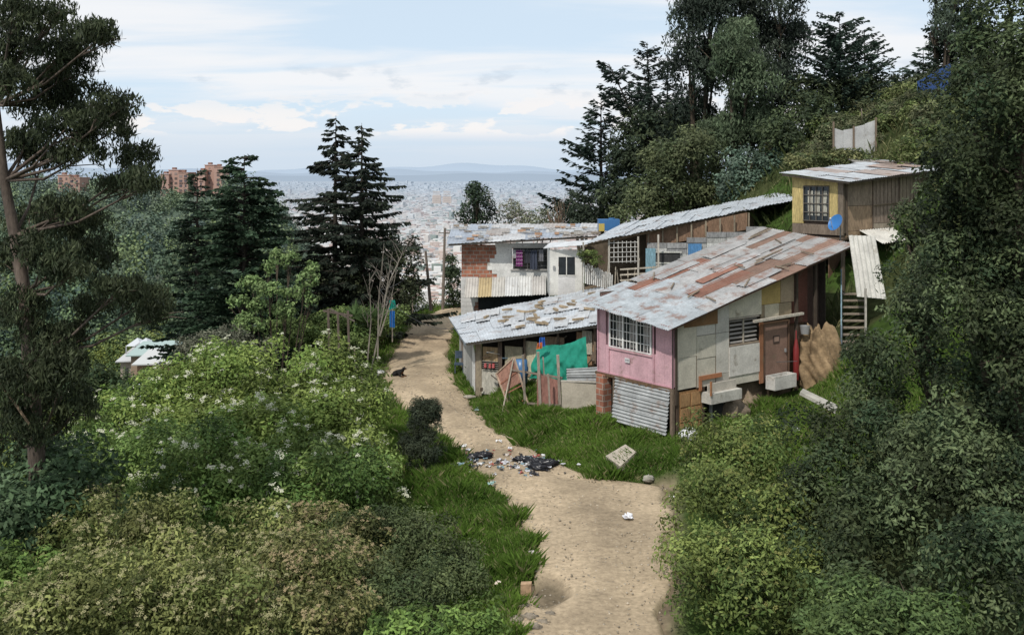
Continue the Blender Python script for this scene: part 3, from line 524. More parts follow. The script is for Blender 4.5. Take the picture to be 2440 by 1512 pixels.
e=empty('leaning_corrugated_sheet'); A=Acc(); A.corr(at(2022,560,44),at(2085,562,44),at(2112,712,43.2),at(2042,706,43.2),6,.03,(.62,.6,.55),8); A.build('sheet',M_paint,e)
# ------------------------------------------------------------------ upper house
uh=empty('hilltop_shanty_house',(15.65,47,0),ang); A=Acc()
def uz(x,y): return 10.74+.075*x+.10*y
A.box((.08,.08,8.0),(8,2.8,10.7),(.07,.05,.04))
A.box((-.03,.0,8.1),(.06,.28,10.8),(.2,.16,.12)); A.box((-.03,.3,8.6),(.06,.75,10.8),(.54,.42,.18)); A.box((-.03,2.25,8.6),(.06,2.9,10.9),(.54,.42,.18)); A.box((-.03,.75,10.45),(.06,2.25,10.82),(.48,.37,.16)); A.box((-.03,.3,8.1),(.06,2.9,8.58),(.22,.17,.13))
for (x0,x1,z0,z1,c) in [(0,.2,8.2,10.7,(.14,.11,.08)),(.22,2.3,9.5,10.75,(.32,.25,.19)),(.22,2.3,8.3,9.48,(.38,.27,.18)),(2.32,4.6,8.62,10.9,(.32,.25,.2)),(4.62,6.6,8.62,11.05,(.36,.29,.22)),(6.62,8,8.7,11.2,(.28,.21,.16)),(.22,2.3,8.0,8.28,(.4,.28,.18)),(2.32,8,8.35,8.6,(.38,.32,.25))]:
    A.box((x0,-.03+random.uniform(-.01,.01),z0),(x1,.05,z1),vj(c,.06))
for x in (.2,2.31,4.61,6.61): A.box((x-.04,-.07,8.1),(x+.04,-.042,10.72+x*.05),(.16,.12,.09))
for x in np.arange(2.6,6.6,.33): A.box((x,-.052,8.65),(x+.02,-.042,10.85),(.16,.12,.09))
A.board((2.3,-.09,9.5),(8,-.09,9.7),.04,.05,(.22,.17,.12)); A.box((2.4,-.07,8.02),(3.4,-.045,8.34),(.5,.48,.45))
A.build('plank_walls',M_wood,uh)
A=Acc(); A.box((.0,.78,8.75),(.03,2.22,10.42),DK); A.build('window_glass_and_dark_sheet',M_glass,uh)
A=Acc(); 
for k in range(5): A.box((-.06,.78+k*.36-.02,8.75),(-.035,.78+k*.36+.02,10.42),(.14,.12,.1))
for k in range(5): A.box((-.065,.76,8.75+k*.415-.02),(-.032,2.24,8.75+k*.415+.02),(.15,.13,.11))
for k in range(3): A.corr((-.01,.9+k*.4,9.),(-.01,1.2+k*.4,9.),(-.01,1.2+k*.4,10.2),(-.01,.9+k*.4,10.2),3,.008,(.45,.43,.36))
A.build('window_grille',M_wood,uh)
A=Acc(); c=[(-.4,-.6,uz(-.4,-.6)),(-.4,3.2,uz(-.4,3.2)),(9,3.4,uz(9,3.4)),(9,-.6,uz(9,-.6))]
roof(A,c,2,9,lambda u,v:vj((.46,.48,.5),.08) if random.random()<.85 else vj((.36,.3,.27),.1),.015,7)
for i in range(8):
    u,v=random.uniform(.0,.7),random.uniform(.3,.9); p=[bil(c,a_,b_)+np.array((0,0,.1)) for a_,b_ in ((u,v),(u,v+.1),(u+.3,v+.1),(u+.3,v))]; A.corr(*p,3,.012,vj((.33,.25,.21),.3))
A.build('corrugated_roof',M_metal,uh)
A=Acc(); A.board((-.38,-.58,uz(-.4,-.6)-.05),(9,-.58,uz(9,-.6)-.05),.05,.1,(.14,.11,.09)); A.board((-.4,-.6,uz(-.4,-.6)-.06),(-.4,3.2,uz(-.4,3.2)-.06),.05,.1,(.2,.16,.12))
for (x,y) in [(0.1,.1),(2.3,.1),(4.6,.1),(6.8,.1),(.1,2.8),(3,2.8),(6,2.8)]: A.board((x,y,2.5),(x,y,8.2),.14,.14,(.14,.11,.08))
A.box((0,0,7.9),(8,2.9,7.99),(.14,.1,.07)); A.box((1.,2.2,4),(8,2.25,7.9),(.08,.06,.045)); A.box((1,1.5,5),(3,1.55,7.8),(.2,.12,.08)); A.box((3.3,.6,5.5),(5,.65,7.6),(.18,.13,.09))
A.build('stilts_and_floor',M_wood,uh)
A=Acc(); A.corr((1.2,-1.3,7.75),(4.6,-1.3,7.9),(4.6,-.05,8.35),(1.2,-.05,8.3),16,.035,(.6,.58,.53)); A.build('awning_sheet',M_paint,uh)
A=Acc(); A.panel([(6.2,3.4,11.55),(8.5,3.4,11.7),(10,6.,12.4),(7.8,6.,12.2)],.05,(.36,.34,.32)); A.build('rear_roof_sheet',M_metal,uh)
e=empty('satellite_dish'); A=Acc(); c=at(1993,532,46); nrm=np.array((-.75,-.45,.5)); nrm/=np.linalg.norm(nrm); uu=np.cross(nrm,(0,0,1)); uu/=np.linalg.norm(uu); ww=np.cross(uu,nrm)
V=[];k=24
for r_ in (0.001,.12,.25,.36,.42): 
    for j in range(k): V.append(c+r_*(math.cos(j*2*math.pi/k)*uu*.9+math.sin(j*2*math.pi/k)*ww)+nrm*(r_*r_*.6))
A.add(V,[(i*k+j,i*k+(j+1)%k,(i+1)*k+(j+1)%k,(i+1)*k+j) for i in range(4) for j in range(k)],(.02,.14,.38)); A.build('reflector',M_plastic,e,True)
A=Acc(); A.tube([c-ww*.42,c+nrm*.45],[.015,.012],(.3,.3,.3)); A.tube([c,c-nrm*.3,c-nrm*.3-(0,0,.7)],[.03,.03,.03],(.2,.2,.2)); A.blob(c+nrm*.47,(.05,.05,.05),(.5,.5,.5),0); A.build('arm_and_mast',M_plastic,e)
# ------------------------------------------------------------------ middle house
mh=empty('long_roof_shanty_house'); A=Acc()
c=[(4.1,54,7.24),(16.0,57,9.47),(16.9,61.5,9.9),(6.7,59.5,8.0)]
c2=[c[0],c[3],c[2],c[1]]
roof(A,c2,2,13,lambda u,v:vj((.52,.55,.58),.06),.018,6,jit=.01)
A.panel([at(1295,592,56),at(1400,583,55.2),at(1410,572,57),at(1310,580,58)],.04,(.66,.67,.68))
A.build('corrugated_roof',M_metal,mh)
A=Acc()
A.box((2.15,56,4.2),(2.6,56.06,6.75),WH); A.box((3.55,56,4.2),(3.95,56.06,6.75),WH); A.box((2.6,56,4.2),(3.55,56.06,5.3),(.64,.62,.6)); A.box((2.6,56,6.35),(3.55,56.06,6.75),WH); A.box((2.1,56,4.1),(2.15,59,6.8),(.55,.55,.53)); A.box((2.62,55.97,5.28),(3.56,55.99,5.34),WH); A.box((3.04,55.97,5.3),(3.09,55.99,6.36),WH)
A.box((2.3,55.9,5.65),(2.42,55.98,5.85),(.3,.3,.3))
A.build('white_entrance_wall',M_paint,mh)
A=Acc(); A.box((2.62,56.02,5.3),(3.54,56.05,6.35),DK); A.build('window_glass_and_dark_sheet',M_glass,mh)
A=Acc(); x=7.5
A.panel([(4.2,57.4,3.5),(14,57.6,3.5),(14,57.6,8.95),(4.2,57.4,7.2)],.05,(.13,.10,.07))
def mroof(x): return 7.2+(x-4.1)*.187
while x<13.2:
    for z in np.arange(5.1,mroof(x)-.9,.3):
        cc=vj(random.choice([(.48,.48,.46),(.38,.36,.32),(.54,.54,.52),(.33,.33,.33)]),.15)
        A.box((x,55.2+random.uniform(0,.05),z),(x+1.08,55.3,z+.29),cc)
    x+=1.1
A.box((7.6,55.15,5.9),(9.6,55.19,6.0),(.5,.5,.48)); A.box((8.0,55.16,6.1),(9.3,55.18,6.65),(.05,.05,.05)); A.box((7.95,55.1,6.05),(9.4,55.15,6.12),(.6,.6,.55)); A.box((7.95,55.1,6.65),(9.4,55.15,6.72),(.6,.6,.55)); A.box((7.4,55.13,5.2),(7.95,55.16,6.9),(.25,.42,.5))
A.box((9.75,55.1,5.8),(10.5,55.14,7.15),(.10,.26,.50)); A.box((9.8,55.07,6.5),(10.45,55.09,6.55),(.4,.45,.5)); A.box((11.3,55.13,6.4),(12.9,55.17,7.0),(.32,.46,.56)); A.box((10.55,55.12,6.2),(11.25,55.16,6.8),(.4,.42,.44))
A.panel([(7.5,55.6,mroof(7.5)-.95),(13.2,55.9,mroof(13.2)-1.0),(13.2,55.9,mroof(13.2)-.05),(7.5,55.6,mroof(7.5)-.1)],.04,(.27,.17,.11))
for x in np.arange(7.6,13.3,.8): A.board((x,55.5,mroof(x)-.95),(x,55.5,mroof(x)-.05),.08,.06,(.3,.25,.18))
A.board((4.,54.3,7.1),(13.3,56.6,8.9),.08,.12,(.25,.18,.12))
A.build('plank_wall',M_wood,mh)
A=Acc()
A.box((4.1,54.4,4.5),(7.4,57.3,4.62),(.2,.15,.1)); A.box((4,55.8,3),(7.4,55.9,4.5),(.14,.1,.07))
for i in range(15):
    x=3.9+i*.11; A.board((x,54.3,5.1-.03*i+random.uniform(-.05,.05)),(x+.02,54.3,6.15-.04*i+random.uniform(-.08,.08)),.07,.02,vj((.66,.64,.6),.12))
for i in range(7): A.board((5.35+i*.23,54.5,6.15),(5.35+i*.23,54.5,7.35),.035,.03,(.66,.64,.6))
for i in range(5): A.board((5.3,54.46,6.2+i*.26),(6.9,54.46,6.25+i*.26),.03,.03,(.66,.64,.6))
for x in (3.9,5.3,6.9,8.): A.board((x,54.45,4.2),(x,54.45,7.3+.1*(x-4)),.09,.09,vj((.5,.46,.4),.2))
for z in (4.9,5.2,5.5,5.8): A.board((5.9,54.4,z),(8.2,54.6,z+.12),.04,.08,vj((.5,.44,.36),.2))
for i in range(14): A.board((4.9+i*.25,54.8,4.6),(4.9+i*.25+random.uniform(-.2,.2),54.9,random.uniform(5.2,6.4)),.05,.03,vj((.4,.35,.28),.3))
A.build('balcony_railings',M_wood,mh)
bush('hanging_potted_plant',[pb(1395,610,54,16,12,.3),pb(1420,622,54,16,12,.3),pb(1408,605,54,12,8,.3)],.22,.14,(.05,.08,.02),(.12,.15,.04),root=at(1408,650,54),r0=.02,cut=False)
e=empty('water_tank'); A=Acc(); c=at(1450,545,62); A.box(c-(.65,.5,.1),c+(.65,.5,.6),(.05,.16,.36)); A.box(c-(.66,.52,.12),c+(-.3,-.505,.35),(.5,.38,.1)); A.tube([c+(.2,0,.6),c+(.2,0,.68)],[.2,.2],(.05,.15,.3),12); A.build('body',M_plastic,e)
# ------------------------------------------------------------------ brick house
bh=empty('brick_shanty_house'); A=Acc(); A.box((-3.14,62,0),(-1.3,62.15,6.6),(.3,.1,.1)); A.box((-1.3,62,4.6),(0.02,62.15,6.6),(.3,.1,.1)); A.box((-3.14,62.15,0),(-3.0,68,6.7),(.3,.1,.1)); A.build('brick_wall',M_brick,bh)
A=Acc(); z=3.6
while z<6.6:
    x0=-1.3+.35*math.sin(z*3.3)+random.uniform(-.2,.2); x0=max(x0,-1.6)
    for (a0,a1) in [(x0,.02 if 5.1<z+.12<6.4 else 2.2),(2.21,2.35)]:
        if a1>a0: A.box((a0,61.955,z),(a1,61.995,z+.238),vj((.7,.69,.66),.04))
    z+=.24
A.box((.02,61.996,0),(2.25,62.14,5.1),(.5,.48,.45)); A.box((.02,61.996,6.4),(2.25,62.14,6.6),(.55,.53,.5)); A.box((2.25,61.996,0),(2.35,62.14,6.6),(.6,.58,.55))
for z in np.arange(.2,4.4,.26):
    A.box((-3.18,61.93,z),(-2.2+random.uniform(-.2,.2),61.95,z+.25),vj((.65,.64,.62),.05))
A.box((-.1,61.85,5.02),(2.3,61.95,5.1),(.4,.38,.36)); A.build('white_block_wall',M_paint,bh)
A=Acc(); A.box((.06,62.2,4.9),(2.2,62.24,6.5),DK); A.box((-2.1,61.88,2.6),(2.35,61.92,3.6),(.02,.02,.018)); A.build('window_glass_and_dark_sheet',M_glass,bh)  # second box: near-black sheet standing in for the shaded opening below the awning
A=Acc(); 
for k in range(6): A.box((.1+k*.42,62.0,5.1),(.13+k*.42,62.02,6.4),(.2,.2,.2))
for k in range(4): A.box((.05,61.98,5.3+k*.3),(2.25,61.994,5.33+k*.3),(.2,.2,.2))
A.build('window_grille',M_wood,bh)
A=Acc()
for i in range(6):
    x0=-2.9+i*.82; cc=[(.5,.47,.43),(.48,.38,.22),(.53,.51,.47),(.6,.6,.59),(.65,.65,.63),(.55,.53,.5)][i]
    A.corr((x0,60.6,3.5+i*.03),(x0+.86,60.6,3.52+i*.03),(x0+.9,61.9,4.55+i*.03),(x0+.04,61.9,4.53+i*.03),5,.03,vj(cc,.05))
A.build('corrugated_awning',M_paint,bh)
A=Acc(); c=[(-3.9,61.2,6.72),(-3.9,68,7.5),(6,66,7.7),(5.2,60.8,7.25)]
roof(A,c,3,8,lambda u,v:vj(random.choice([(.48,.5,.52),(.56,.56,.56),(.36,.4,.46),(.4,.36,.33)]),.12),.014,6)
A.build('corrugated_roof',M_metal,bh)
A=Acc()
for i in range(45):
    p=bil(c,random.random(),random.random()); s=random.uniform(.12,.3); A.box(p+(-s,-.12,.1),p+(s,.12,.1+random.uniform(.06,.16)),vj(random.choice([(.45,.28,.18),(.4,.38,.35),(.6,.6,.6),(.3,.25,.2)]),.2))
A.board((-3.9,61.15,6.66),(5.2,60.75,7.18),.05,.12,(.2,.16,.13)); A.build('roof_weights',M_wood,bh)
e=empty('clothesline_laundry'); A=Acc(); A.tube([(-.1,61.5,6.35),(1.1,61.5,6.28),(2.5,61.5,6.38)],.012,(.3,.3,.3),4)
for (x,w_,h_,cc) in [(.45,.42,1.0,(.22,.05,.18)),(.95,.35,.8,(.05,.05,.06)),(1.35,.45,1.2,(.06,.07,.1)),(1.8,.3,.7,(.2,.2,.22)),(.15,.2,.5,(.4,.4,.4))]:
    A.corr((x-w_/2,61.5,6.32-h_),(x+w_/2,61.5,6.32-h_),(x+w_/2*.9,61.5,6.32),(x-w_/2*.9,61.5,6.32),2.5,.03,cc,4)
    if cc[0]==.22: 
        for k in range(4): A.box((x-w_/2,61.44,5.45+k*.22),(x+w_/2,61.455,5.5+k*.22),(.35,.2,.32))
A.build('garments',M_cloth,e)
# ------------------------------------------------------------------ low shack
sh=empty('tin_roof_shack'); A=Acc()
c=[np.array(q) for q in ((-2.2,48.2,2.85),(4.2,45.7,4.15),(4.9,54.5,4.75),(-3.5,57.2,2.75))]
cs=[c[0],c[3],c[2],c[1]]
roof(A,cs,3,8,lambda u,v:vj((.54,.57,.60),.07) if random.random()<.88 else vj((.38,.35,.33),.1),.015,7,jit=.03)
for i in range(20):
    u,v=random.uniform(0,.75),random.uniform(0,.9); p=[bil(cs,a_,b_)+np.array((0,0,.09+random.uniform(0,.03))) for a_,b_ in ((u,v),(u,v+.1),(u+random.uniform(.15,.3),v+.12),(u+.2,v+.02))]; A.corr(*p,3,.01,vj((.55,.56,.57),.12))
A.build('corrugated_roof',M_metal,sh)
A=Acc()
for i in range(26):
    p=bil(c,random.uniform(.2,1),random.uniform(.05,.95)); a_=random.uniform(0,3); dx,dy=math.cos(a_)*.3,math.sin(a_)*.3
    A.board(p+(-dx,-dy,.16),p+(dx,dy,.17),.14,.1,vj((.34,.26,.17),.3))
for i in range(4): A.board(bil(c,0,i/3)-(0,0,.06),bil(c,1,i/3)-(0,0,.06),.07,.09,WOODC)
A.board(c[0]-(0,.05,.08),c[1]-(0,.05,.08),.05,.12,(.3,.26,.22)); A.board(c[0]-(.05,0,.08),c[3]-(.05,0,.08),.05,.1,(.25,.3,.34)); A.build('roof_beams_and_stones',M_wood,sh)
def fw(t): return np.array((-1.75+5.6*t,48.75-2.4*t,0))
A=Acc()
def fpan(t0,t1,z0,z1,off,col,zt=None):
    p,q=fw(t0),fw(t1); o=np.array((-.39,-.92,0))*off; A.panel([p+o+(0,0,z0),q+o+(0,0,z0),q+o+(0,0,zt or z1),p+o+(0,0,z1)],.03,col)
fpan(0,1,0,2.75,-.7,(.035,.028,.022),4.0)  # near-black backing sheet, painted shade for the gaps between boards
fpan(0,.05,.1,2.75,.02,(.3,.25,.18)); fpan(.05,.2,.3,1.5,.0,(.5,.47,.4)); fpan(.06,.19,1.9,2.6,.0,(.36,.26,.15)); fpan(.2,.23,.2,2.9,.03,(.12,.09,.07))
fpan(.25,.4,1.0,2.7,-.05,(.36,.32,.22)); fpan(.42,.52,.4,3.0,-.1,(.55,.5,.35)); fpan(.55,.75,2.7,3.3,-.05,(.28,.2,.13)); fpan(.6,.98,.4,2.6,-.25,(.24,.17,.12)); fpan(.85,1.,1.2,3.6,-.08,(.4,.25,.15)); fpan(.9,.98,2.6,3.7,.0,(.55,.5,.4))
for i in range(40):
    t=random.random(); p=fw(t)+np.array((0,random.uniform(-.25,.2),random.uniform(.2,2.4+t))); q=p+np.array((random.uniform(-.7,.7),random.uniform(-.2,.2),random.uniform(-.5,.5))); A.board(p,q,random.uniform(.05,.2),.03,vj(random.choice([WOODC,(.45,.41,.35),(.16,.12,.09),(.36,.24,.15),(.12,.2,.26)]),.3))
for t in (0,.2,.42,.7,1): p=fw(t); A.board(p+(0,0,0),p+(0,0,2.8+1.2*t),.1,.1,vj(WOODC,.3))
for k in range(7):
    t=k/7; p=np.array((-1.8-1.2*t,48.8+8.2*t,.0)); q=np.array((-1.8-1.2*(t+.13),48.8+8.2*(t+.13),.0)); A.panel([q+(0,0,.1),p+(0,0,.1),p+(0,0,2.6 if k else 2.2),q+(0,0,2.6)],.03,vj(random.choice([(.5,.5,.48),(.25,.2,.16),(.4,.4,.38)]) if k else (.68,.68,.66),.1))
for k in range(5): fpan(.06+.0,.2,1.5+k*.1,1.53+k*.1,.08,(.3,.28,.24))
A.build('patchwork_walls',M_wood,sh)
A=Acc(); 
for k,(t,z) in enumerate([(.1,1.62),(.14,1.62),(.17,1.64)]): p=fw(t)+np.array((-.1,-.15,z)); A.tube([p,p+(0,0,.2)],[.07,.06],vj((.4,.1,.1),.6),8)
A.build('shelf_items',M_plastic,sh)
e=empty('blue_barrel'); A=Acc(); c_=np.array((.42,46.2,1.3)); A.tube([c_,c_+(0,0,.03),c_+(0,0,.35),c_+(0,0,.4),c_+(0,0,.75),c_+(0,0,.8),c_+(0,0,1.1),c_+(0,0,1.13)],[.01,.3,.31,.34,.34,.31,.29,.02],(.06,.16,.32),18); A.build('drum',M_plastic,e,True)
e=empty('hanging_garment'); A=Acc(); c_=at(1291,803,45.2); A.corr(c_-(.14,0,.42),c_+(.16,0,-.42),c_+(.13,0,0),c_-(.1,0,0),2,.04,(.03,.12,.42),5); A.corr(c_-(.25,.04,.55),c_+(.02,-.04,-.5),c_+(.02,-.04,-.22),c_-(.2,.04,.25),2,.03,(.55,.16,.05),5); A.build('cloth',M_cloth,e)
e=empty('green_tarp'); nU,nV=60,40; U,Vv=np.meshgrid(np.linspace(0,1,nU),np.linspace(0,1,nV),indexing='ij')
p00,p10,p11,p01=np.array((.75,45.3,1.65)),np.array((3.4,44.3,1.75)),np.array((3.35,45.3,3.6)),np.array((1.1,46.2,2.85))
P=((1-U)*(1-Vv))[...,None]*p00+(U*(1-Vv))[...,None]*p10+(U*Vv)[...,None]*p11+((1-U)*Vv)[...,None]*p01
P[...,1]+=-.25*np.sin(Vv*math.pi)+.07*np.sin(U*11+Vv*6)+.05*np.sin(U*25-Vv*14)+.06*np.sin(Vv*13+U*7)+.02*np.sin(U*60+Vv*20); P[...,2]+=.08*np.sin(U*math.pi*2.+.5)*Vv+.07*np.sin(U*17)*(1-Vv); P[...,0]+=.06*np.sin(Vv*9)*(1-U)
idx=np.arange(nU*nV).reshape(nU,nV); mk('cloth_sheet',P.reshape(-1,3),np.stack([idx[:-1,:-1],idx[1:,:-1],idx[1:,1:],idx[:-1,1:]],-1).reshape(-1,4),M_cloth,e,(.015,.21,.145),True)
e=empty('scrap_fence'); A=Acc()
for (u,v0,v1,d,w_) in [(1252,845,990,44.2,.1),(1288,838,990,43.6,.12),(1335,845,985,43.3,.12),(1312,890,1005,42.9,.08),(1215,860,960,45.3,.07),(1300,850,980,43.9,.06),(1435,880,990,42.3,.1)]:
    p=at(u,v1,d); q=at(u-6,v0,d); A.board(p,q,w_,w_*.8,vj((.34,.29,.24),.2))
A.panel([at(1280,985,43.7),at(1330,990,43.4),at(1330,905,43.4),at(1280,890,43.7)],.03,(.30,.15,.12))
A.board(at(1215,880,44.9),at(1340,900,43.3),.05,.08,(.25,.2,.16)); A.board(at(1255,960,44),at(1335,965,43.2),.05,.08,(.25,.2,.16))
A.build('posts',M_wood,e)
A=Acc(); A.panel([at(1340,978,43.1),at(1436,975,42.4),at(1434,912,42.4),at(1338,908,43.1)],.04,(.46,.41,.33)); A.board(at(1337,907,43.1),at(1436,910,42.3),.08,.06,(.5,.46,.4)); A.build('board_panel',M_paint,e)
A=Acc(); 
for k in range(2): A.corr(at(1350,912-k*15,43.3),at(1350,890-k*12,43.4),at(1435,885-k*12,42.6),at(1435,912-k*15,42.5),3,.025,(.42,.43,.43))
A.build('corrugated_strip',M_metal,e)
e=empty('broken_door_frame'); A=Acc(); p=[at(1222,990,44.2),at(1265,985,43.9),at(1225,850,45),at(1182,890,45.2)]
for i,j in ((0,3),(1,2),(0,1),(3,2)): A.board(p[i],p[j],.07,.05,(.46,.34,.25))
for t in (.25,.5,.75): A.board(p[0]*(1-t)+p[3]*t,p[1]*(1-t)+p[2]*t,.05,.05,(.34,.15,.1))
pm=[p[0]*.45+p[3]*.55,p[1]*.45+p[2]*.55,p[2],p[3]]; A.panel([q+(0,.05,0) for q in pm],.02,(.28,.15,.11)); A.board(p[0]+(-.5,0,0),p[2],.06,.04,(.4,.35,.28)); A.build('frame',M_wood,e)
e=empty('old_chair'); A=Acc(); c_=np.array((-2.9,55,.1))
for dx in (-.22,.22):
    A.board(c_+(dx,0,0),c_+(dx,0,1.1),.05,.05,(.08,.1,.13)); A.board(c_+(dx,-.45,0),c_+(dx,-.45,.5),.05,.05,(.08,.1,.13))
A.box(c_+(-.27,-.5,.45),c_+(.27,.02,.52),(.06,.09,.13)); A.box(c_+(-.25,-.02,.75),c_+(.25,.03,1.15),(.06,.09,.13)); A.build('seat_and_legs',M_wood,e)
# ------------------------------------------------------------------ rubbish, rocks, dog
def scrap(a,c,s,col):
    n=5; U,W=np.meshgrid(np.linspace(-1,1,n),np.linspace(-1,1,n),indexing='ij'); P=np.stack([U*s*random.uniform(.6,1),W*s*random.uniform(.6,1),rng.random((n,n))*s*.7],-1)+rng.normal(size=(n,n,3))*s*.15
    P+=np.array(c); idx=np.arange(n*n).reshape(n,n); a.add(P.reshape(-1,3),np.stack([idx[:-1,:-1],idx[1:,:-1],idx[1:,1:],idx[:-1,1:]],-1).reshape(-1,4),col)
A=Acc()
def gp(u,v,z=.06): d=(CZ-z)*F/(v-415); return np.array(((u-1220)/F*d,d,z))
for i in range(190):
    u=random.gauss(1255,38) if random.random()<.6 else random.uniform(1075,1330); v=random.gauss(1100,12)+ (u-1200)*.06
    cc=random.choice([(.6,.6,.6),(.5,.5,.52),(.02,.02,.025),(.02,.02,.025),(.03,.03,.035),(.5,.45,.4),(.4,.1,.08),(.55,.55,.58),(.2,.3,.35)]); scrap(A,gp(u,v),random.uniform(.03,.13),cc)
for (u,v,s,cc) in [(1493,1232,.2,(.75,.75,.78)),(1105,1062,.1,(.7,.7,.7)),(1172,1152,.13,(.3,.45,.42)),(1190,1050,.1,(.7,.7,.7)),(1240,1230,.06,(.7,.7,.7)),(1270,1318,.1,(.55,.5,.48)),(1420,1085,.1,(.65,.65,.65)),(1135,975,.1,(.3,.4,.4)),(1600,1182,.06,(.7,.7,.7)),(1215,1068,.12,(.7,.7,.72)),(1380,1060,.06,(.7,.7,.7)),(1188,1388,.07,(.7,.6,.5)),(1900,1022,.1,(.7,.7,.75))]:
    for k in range(4): scrap(A,gp(u+random.uniform(-6,6),v+random.uniform(-3,3),.1 if u<1900 else 1.4),s*.7,cc)
A.build('litter',M_plastic)
A=Acc()
for i,(u,v,s) in enumerate([(1120,1088,.3),(1150,1085,.35),(1270,1100,.35),(1295,1108,.4),(1240,1095,.3),(1310,1103,.3),(1280,1115,.35)]): A.blob(gp(u,v,.1),(s,s*.6,s*.4),(.014,.014,.018),.45,24,16,i,5)
A.build('garbage_bag',M_plastic,None,True)
e=empty('concrete_slab'); A=Acc(); A.panel([at(1445,1105,36.6)+(0,0,.1),at(1480,1130,35.7)+(0,0,.1),at(1518,1098,36.4)+(0,0,.15),at(1492,1080,37.2)+(0,0,.15)],.22,(.42,.37,.30)); A.build('slab',M_paint,e)
A=Acc(); A.blob(gp(1545,1140,.2),(.2,.17,.12),(.35,.33,.28),.3,16,12,2,4); A.blob(gp(1120,945,.12),(.3,.15,.1),(.4,.36,.3),.2,12,8,3); A.build('rock',M_rock,None,True)
for i,(u,v,s) in enumerate([(1262,1472,.16),(1290,1482,.12),(1230,1478,.14),(1310,1462,.1),(1250,1442,.1),(1275,1495,.14)]):
    A=Acc(); A.blob(gp(u,v,.03),(s*1.4,s,s*.6),vj((.26,.22,.17),.1),.4,16,10,i,4); A.build('rock',M_rock,None,True)
e=empty('loose_brick'); A=Acc(); p=gp(1253,1415,-.05); A.panel([p+(-.14,-.1,0),p+(.14,-.06,0),p+(.16,.12,0),p+(-.12,.1,0)],.3,(.48,.32,.2)); A.build('brick_block',M_rock,e)
e=empty('plastic_sack'); A=Acc(); A.blob(at(1640,1035,37),(.3,.25,.22),(.62,.62,.62),.3,24,16,4,4); A.build('sack',M_plastic,e,True)
e=empty('white_sack'); A=Acc(); A.blob(gp(905,888,.15),(.28,.2,.17),(.5,.48,.44),.15,14,10,4); A.build('sack',M_plastic,e,True)
e=empty('concrete_curb'); A=Acc(); A.panel([at(1905,940,37.5),at(1990,985,36),at(1995,972,36.6),at(1912,932,38)],.12,(.42,.4,.35)); A.build('kerb',M_paint,e)
def dog():
    V=[(0,0,.17),(.22,0,.23),(.46,0,.25),(.58,0,.36),(.66,0,.46),(.80,0,.43),
       (.44,.12,.12),(.5,.13,.05),(.74,.12,.04),(.44,-.12,.12),(.5,-.13,.05),(.74,-.12,.04),
       (.22,.19,.13),(-.02,.2,.05),(.17,.21,.035),(.22,-.19,.13),(-.02,-.2,.05),(.17,-.21,.035),(-.15,.03,.07),(-.32,.1,.03)]
    R=[.13,.13,.14,.085,.085,.04,.07,.045,.035,.07,.045,.035,.09,.045,.035,.09,.045,.035,.035,.015]
    E=[(0,1),(1,2),(2,3),(3,4),(4,5),(2,6),(6,7),(7,8),(2,9),(9,10),(10,11),(0,12),(12,13),(13,14),(0,15),(15,16),(16,17),(0,18),(18,19)]
    me=bpy.data.meshes.new('d'); me.from_pydata(V,E,[]); o=link(bpy.data.objects.new('d',me)); o.modifiers.new('s','SKIN')
    for i,r in enumerate(R): me.skin_vertices[0].data[i].radius=(r,r)
    me.skin_vertices[0].data[0].use_root=True; s=o.modifiers.new('u','SUBSURF'); s.levels=2
    dg=bpy.context.evaluated_depsgraph_get(); m2=bpy.data.meshes.new_from_object(o.evaluated_get(dg)); bpy.data.objects.remove(o)
    co=np.empty(len(m2.vertices)*3); m2.vertices.foreach_get('co',co); co=co.reshape(-1,3); col=np.ones((len(co),4)); col[:,:3]=(.012,.011,.01)
    t=((co[:,0]>.76)&(co[:,2]<.45)&(co[:,2]>.3))|((co[:,2]<.06)&(co[:,0]>.6))|((co[:,0]>.5)&(co[:,2]<.26)&(co[:,2]>.14)&(abs(co[:,1])<.08)); col[t,:3]=(.2,.09,.035)
    m2.attributes.new('Col','FLOAT_COLOR','POINT').data.foreach_set('color',col.astype(np.float32).ravel()); m2.materials.clear(); m2.materials.append(M_cloth)
    for p in m2.polygons: p.use_smooth=True
    e=empty('dog',(-6.4,54.2,.05),-.55); link(bpy.data.objects.new('body',m2),e)
    A=Acc()
    for s in (-1,1): A.panel([(.6,s*.06,.53),(.67,s*.06,.53),(.66,s*.12,.43),(.63,s*.115,.42)],.015,(.01,.01,.01)); A.blob((.735,s*.035,.485),(.012,.012,.012),(.05,.03,.02),0)
    A.blob((.845,0,.44),(.018,.02,.016),(.005,.005,.005),0); A.build('ears_eyes_nose',M_plastic,e)
dog()
# ------------------------------------------------------------------ poles, fences, cloth
for (u0,v0,u1,v1,d) in [(1055,728,1060,543,79),(1027,730,1014,598,74)]:
    e=empty('utility_pole'); A=Acc(); p=at(u0,v0,d);q=at(u1,v1,d); A.tube([p-(0,0,.3),q],[.13,.09],(.22,.18,.15),8); A.board(q+(-.5,0,-.4),q+(.5,0,-.4),.08,.08,(.2,.16,.13)); A.build('pole',M_wood,e)
    A=Acc()
    for s in (-.4,0,.4): A.tube([q+(s,0,-.35),q+(s,0,-.2)],[.03,.04],(.3,.3,.28),6)
    A.build('insulators',M_plastic,e)
e=empty('overhead_cable'); A=Acc()
for p,q,sg in [(at(1014,602,74),at(905,690,56),.6),(at(1060,548,79),at(1400,560,60),.5),(at(1420,830,44),at(1900,860,41.5),.25),(at(905,690,56),at(1110,780,52),.8)]:
    A.tube([p*(1-t)+q*t-np.array((0,0,sg*4*t*(1-t))) for t in np.linspace(0,1,12)],.012,(.06,.06,.06),4)
A.build('wires',M_plastic,e)
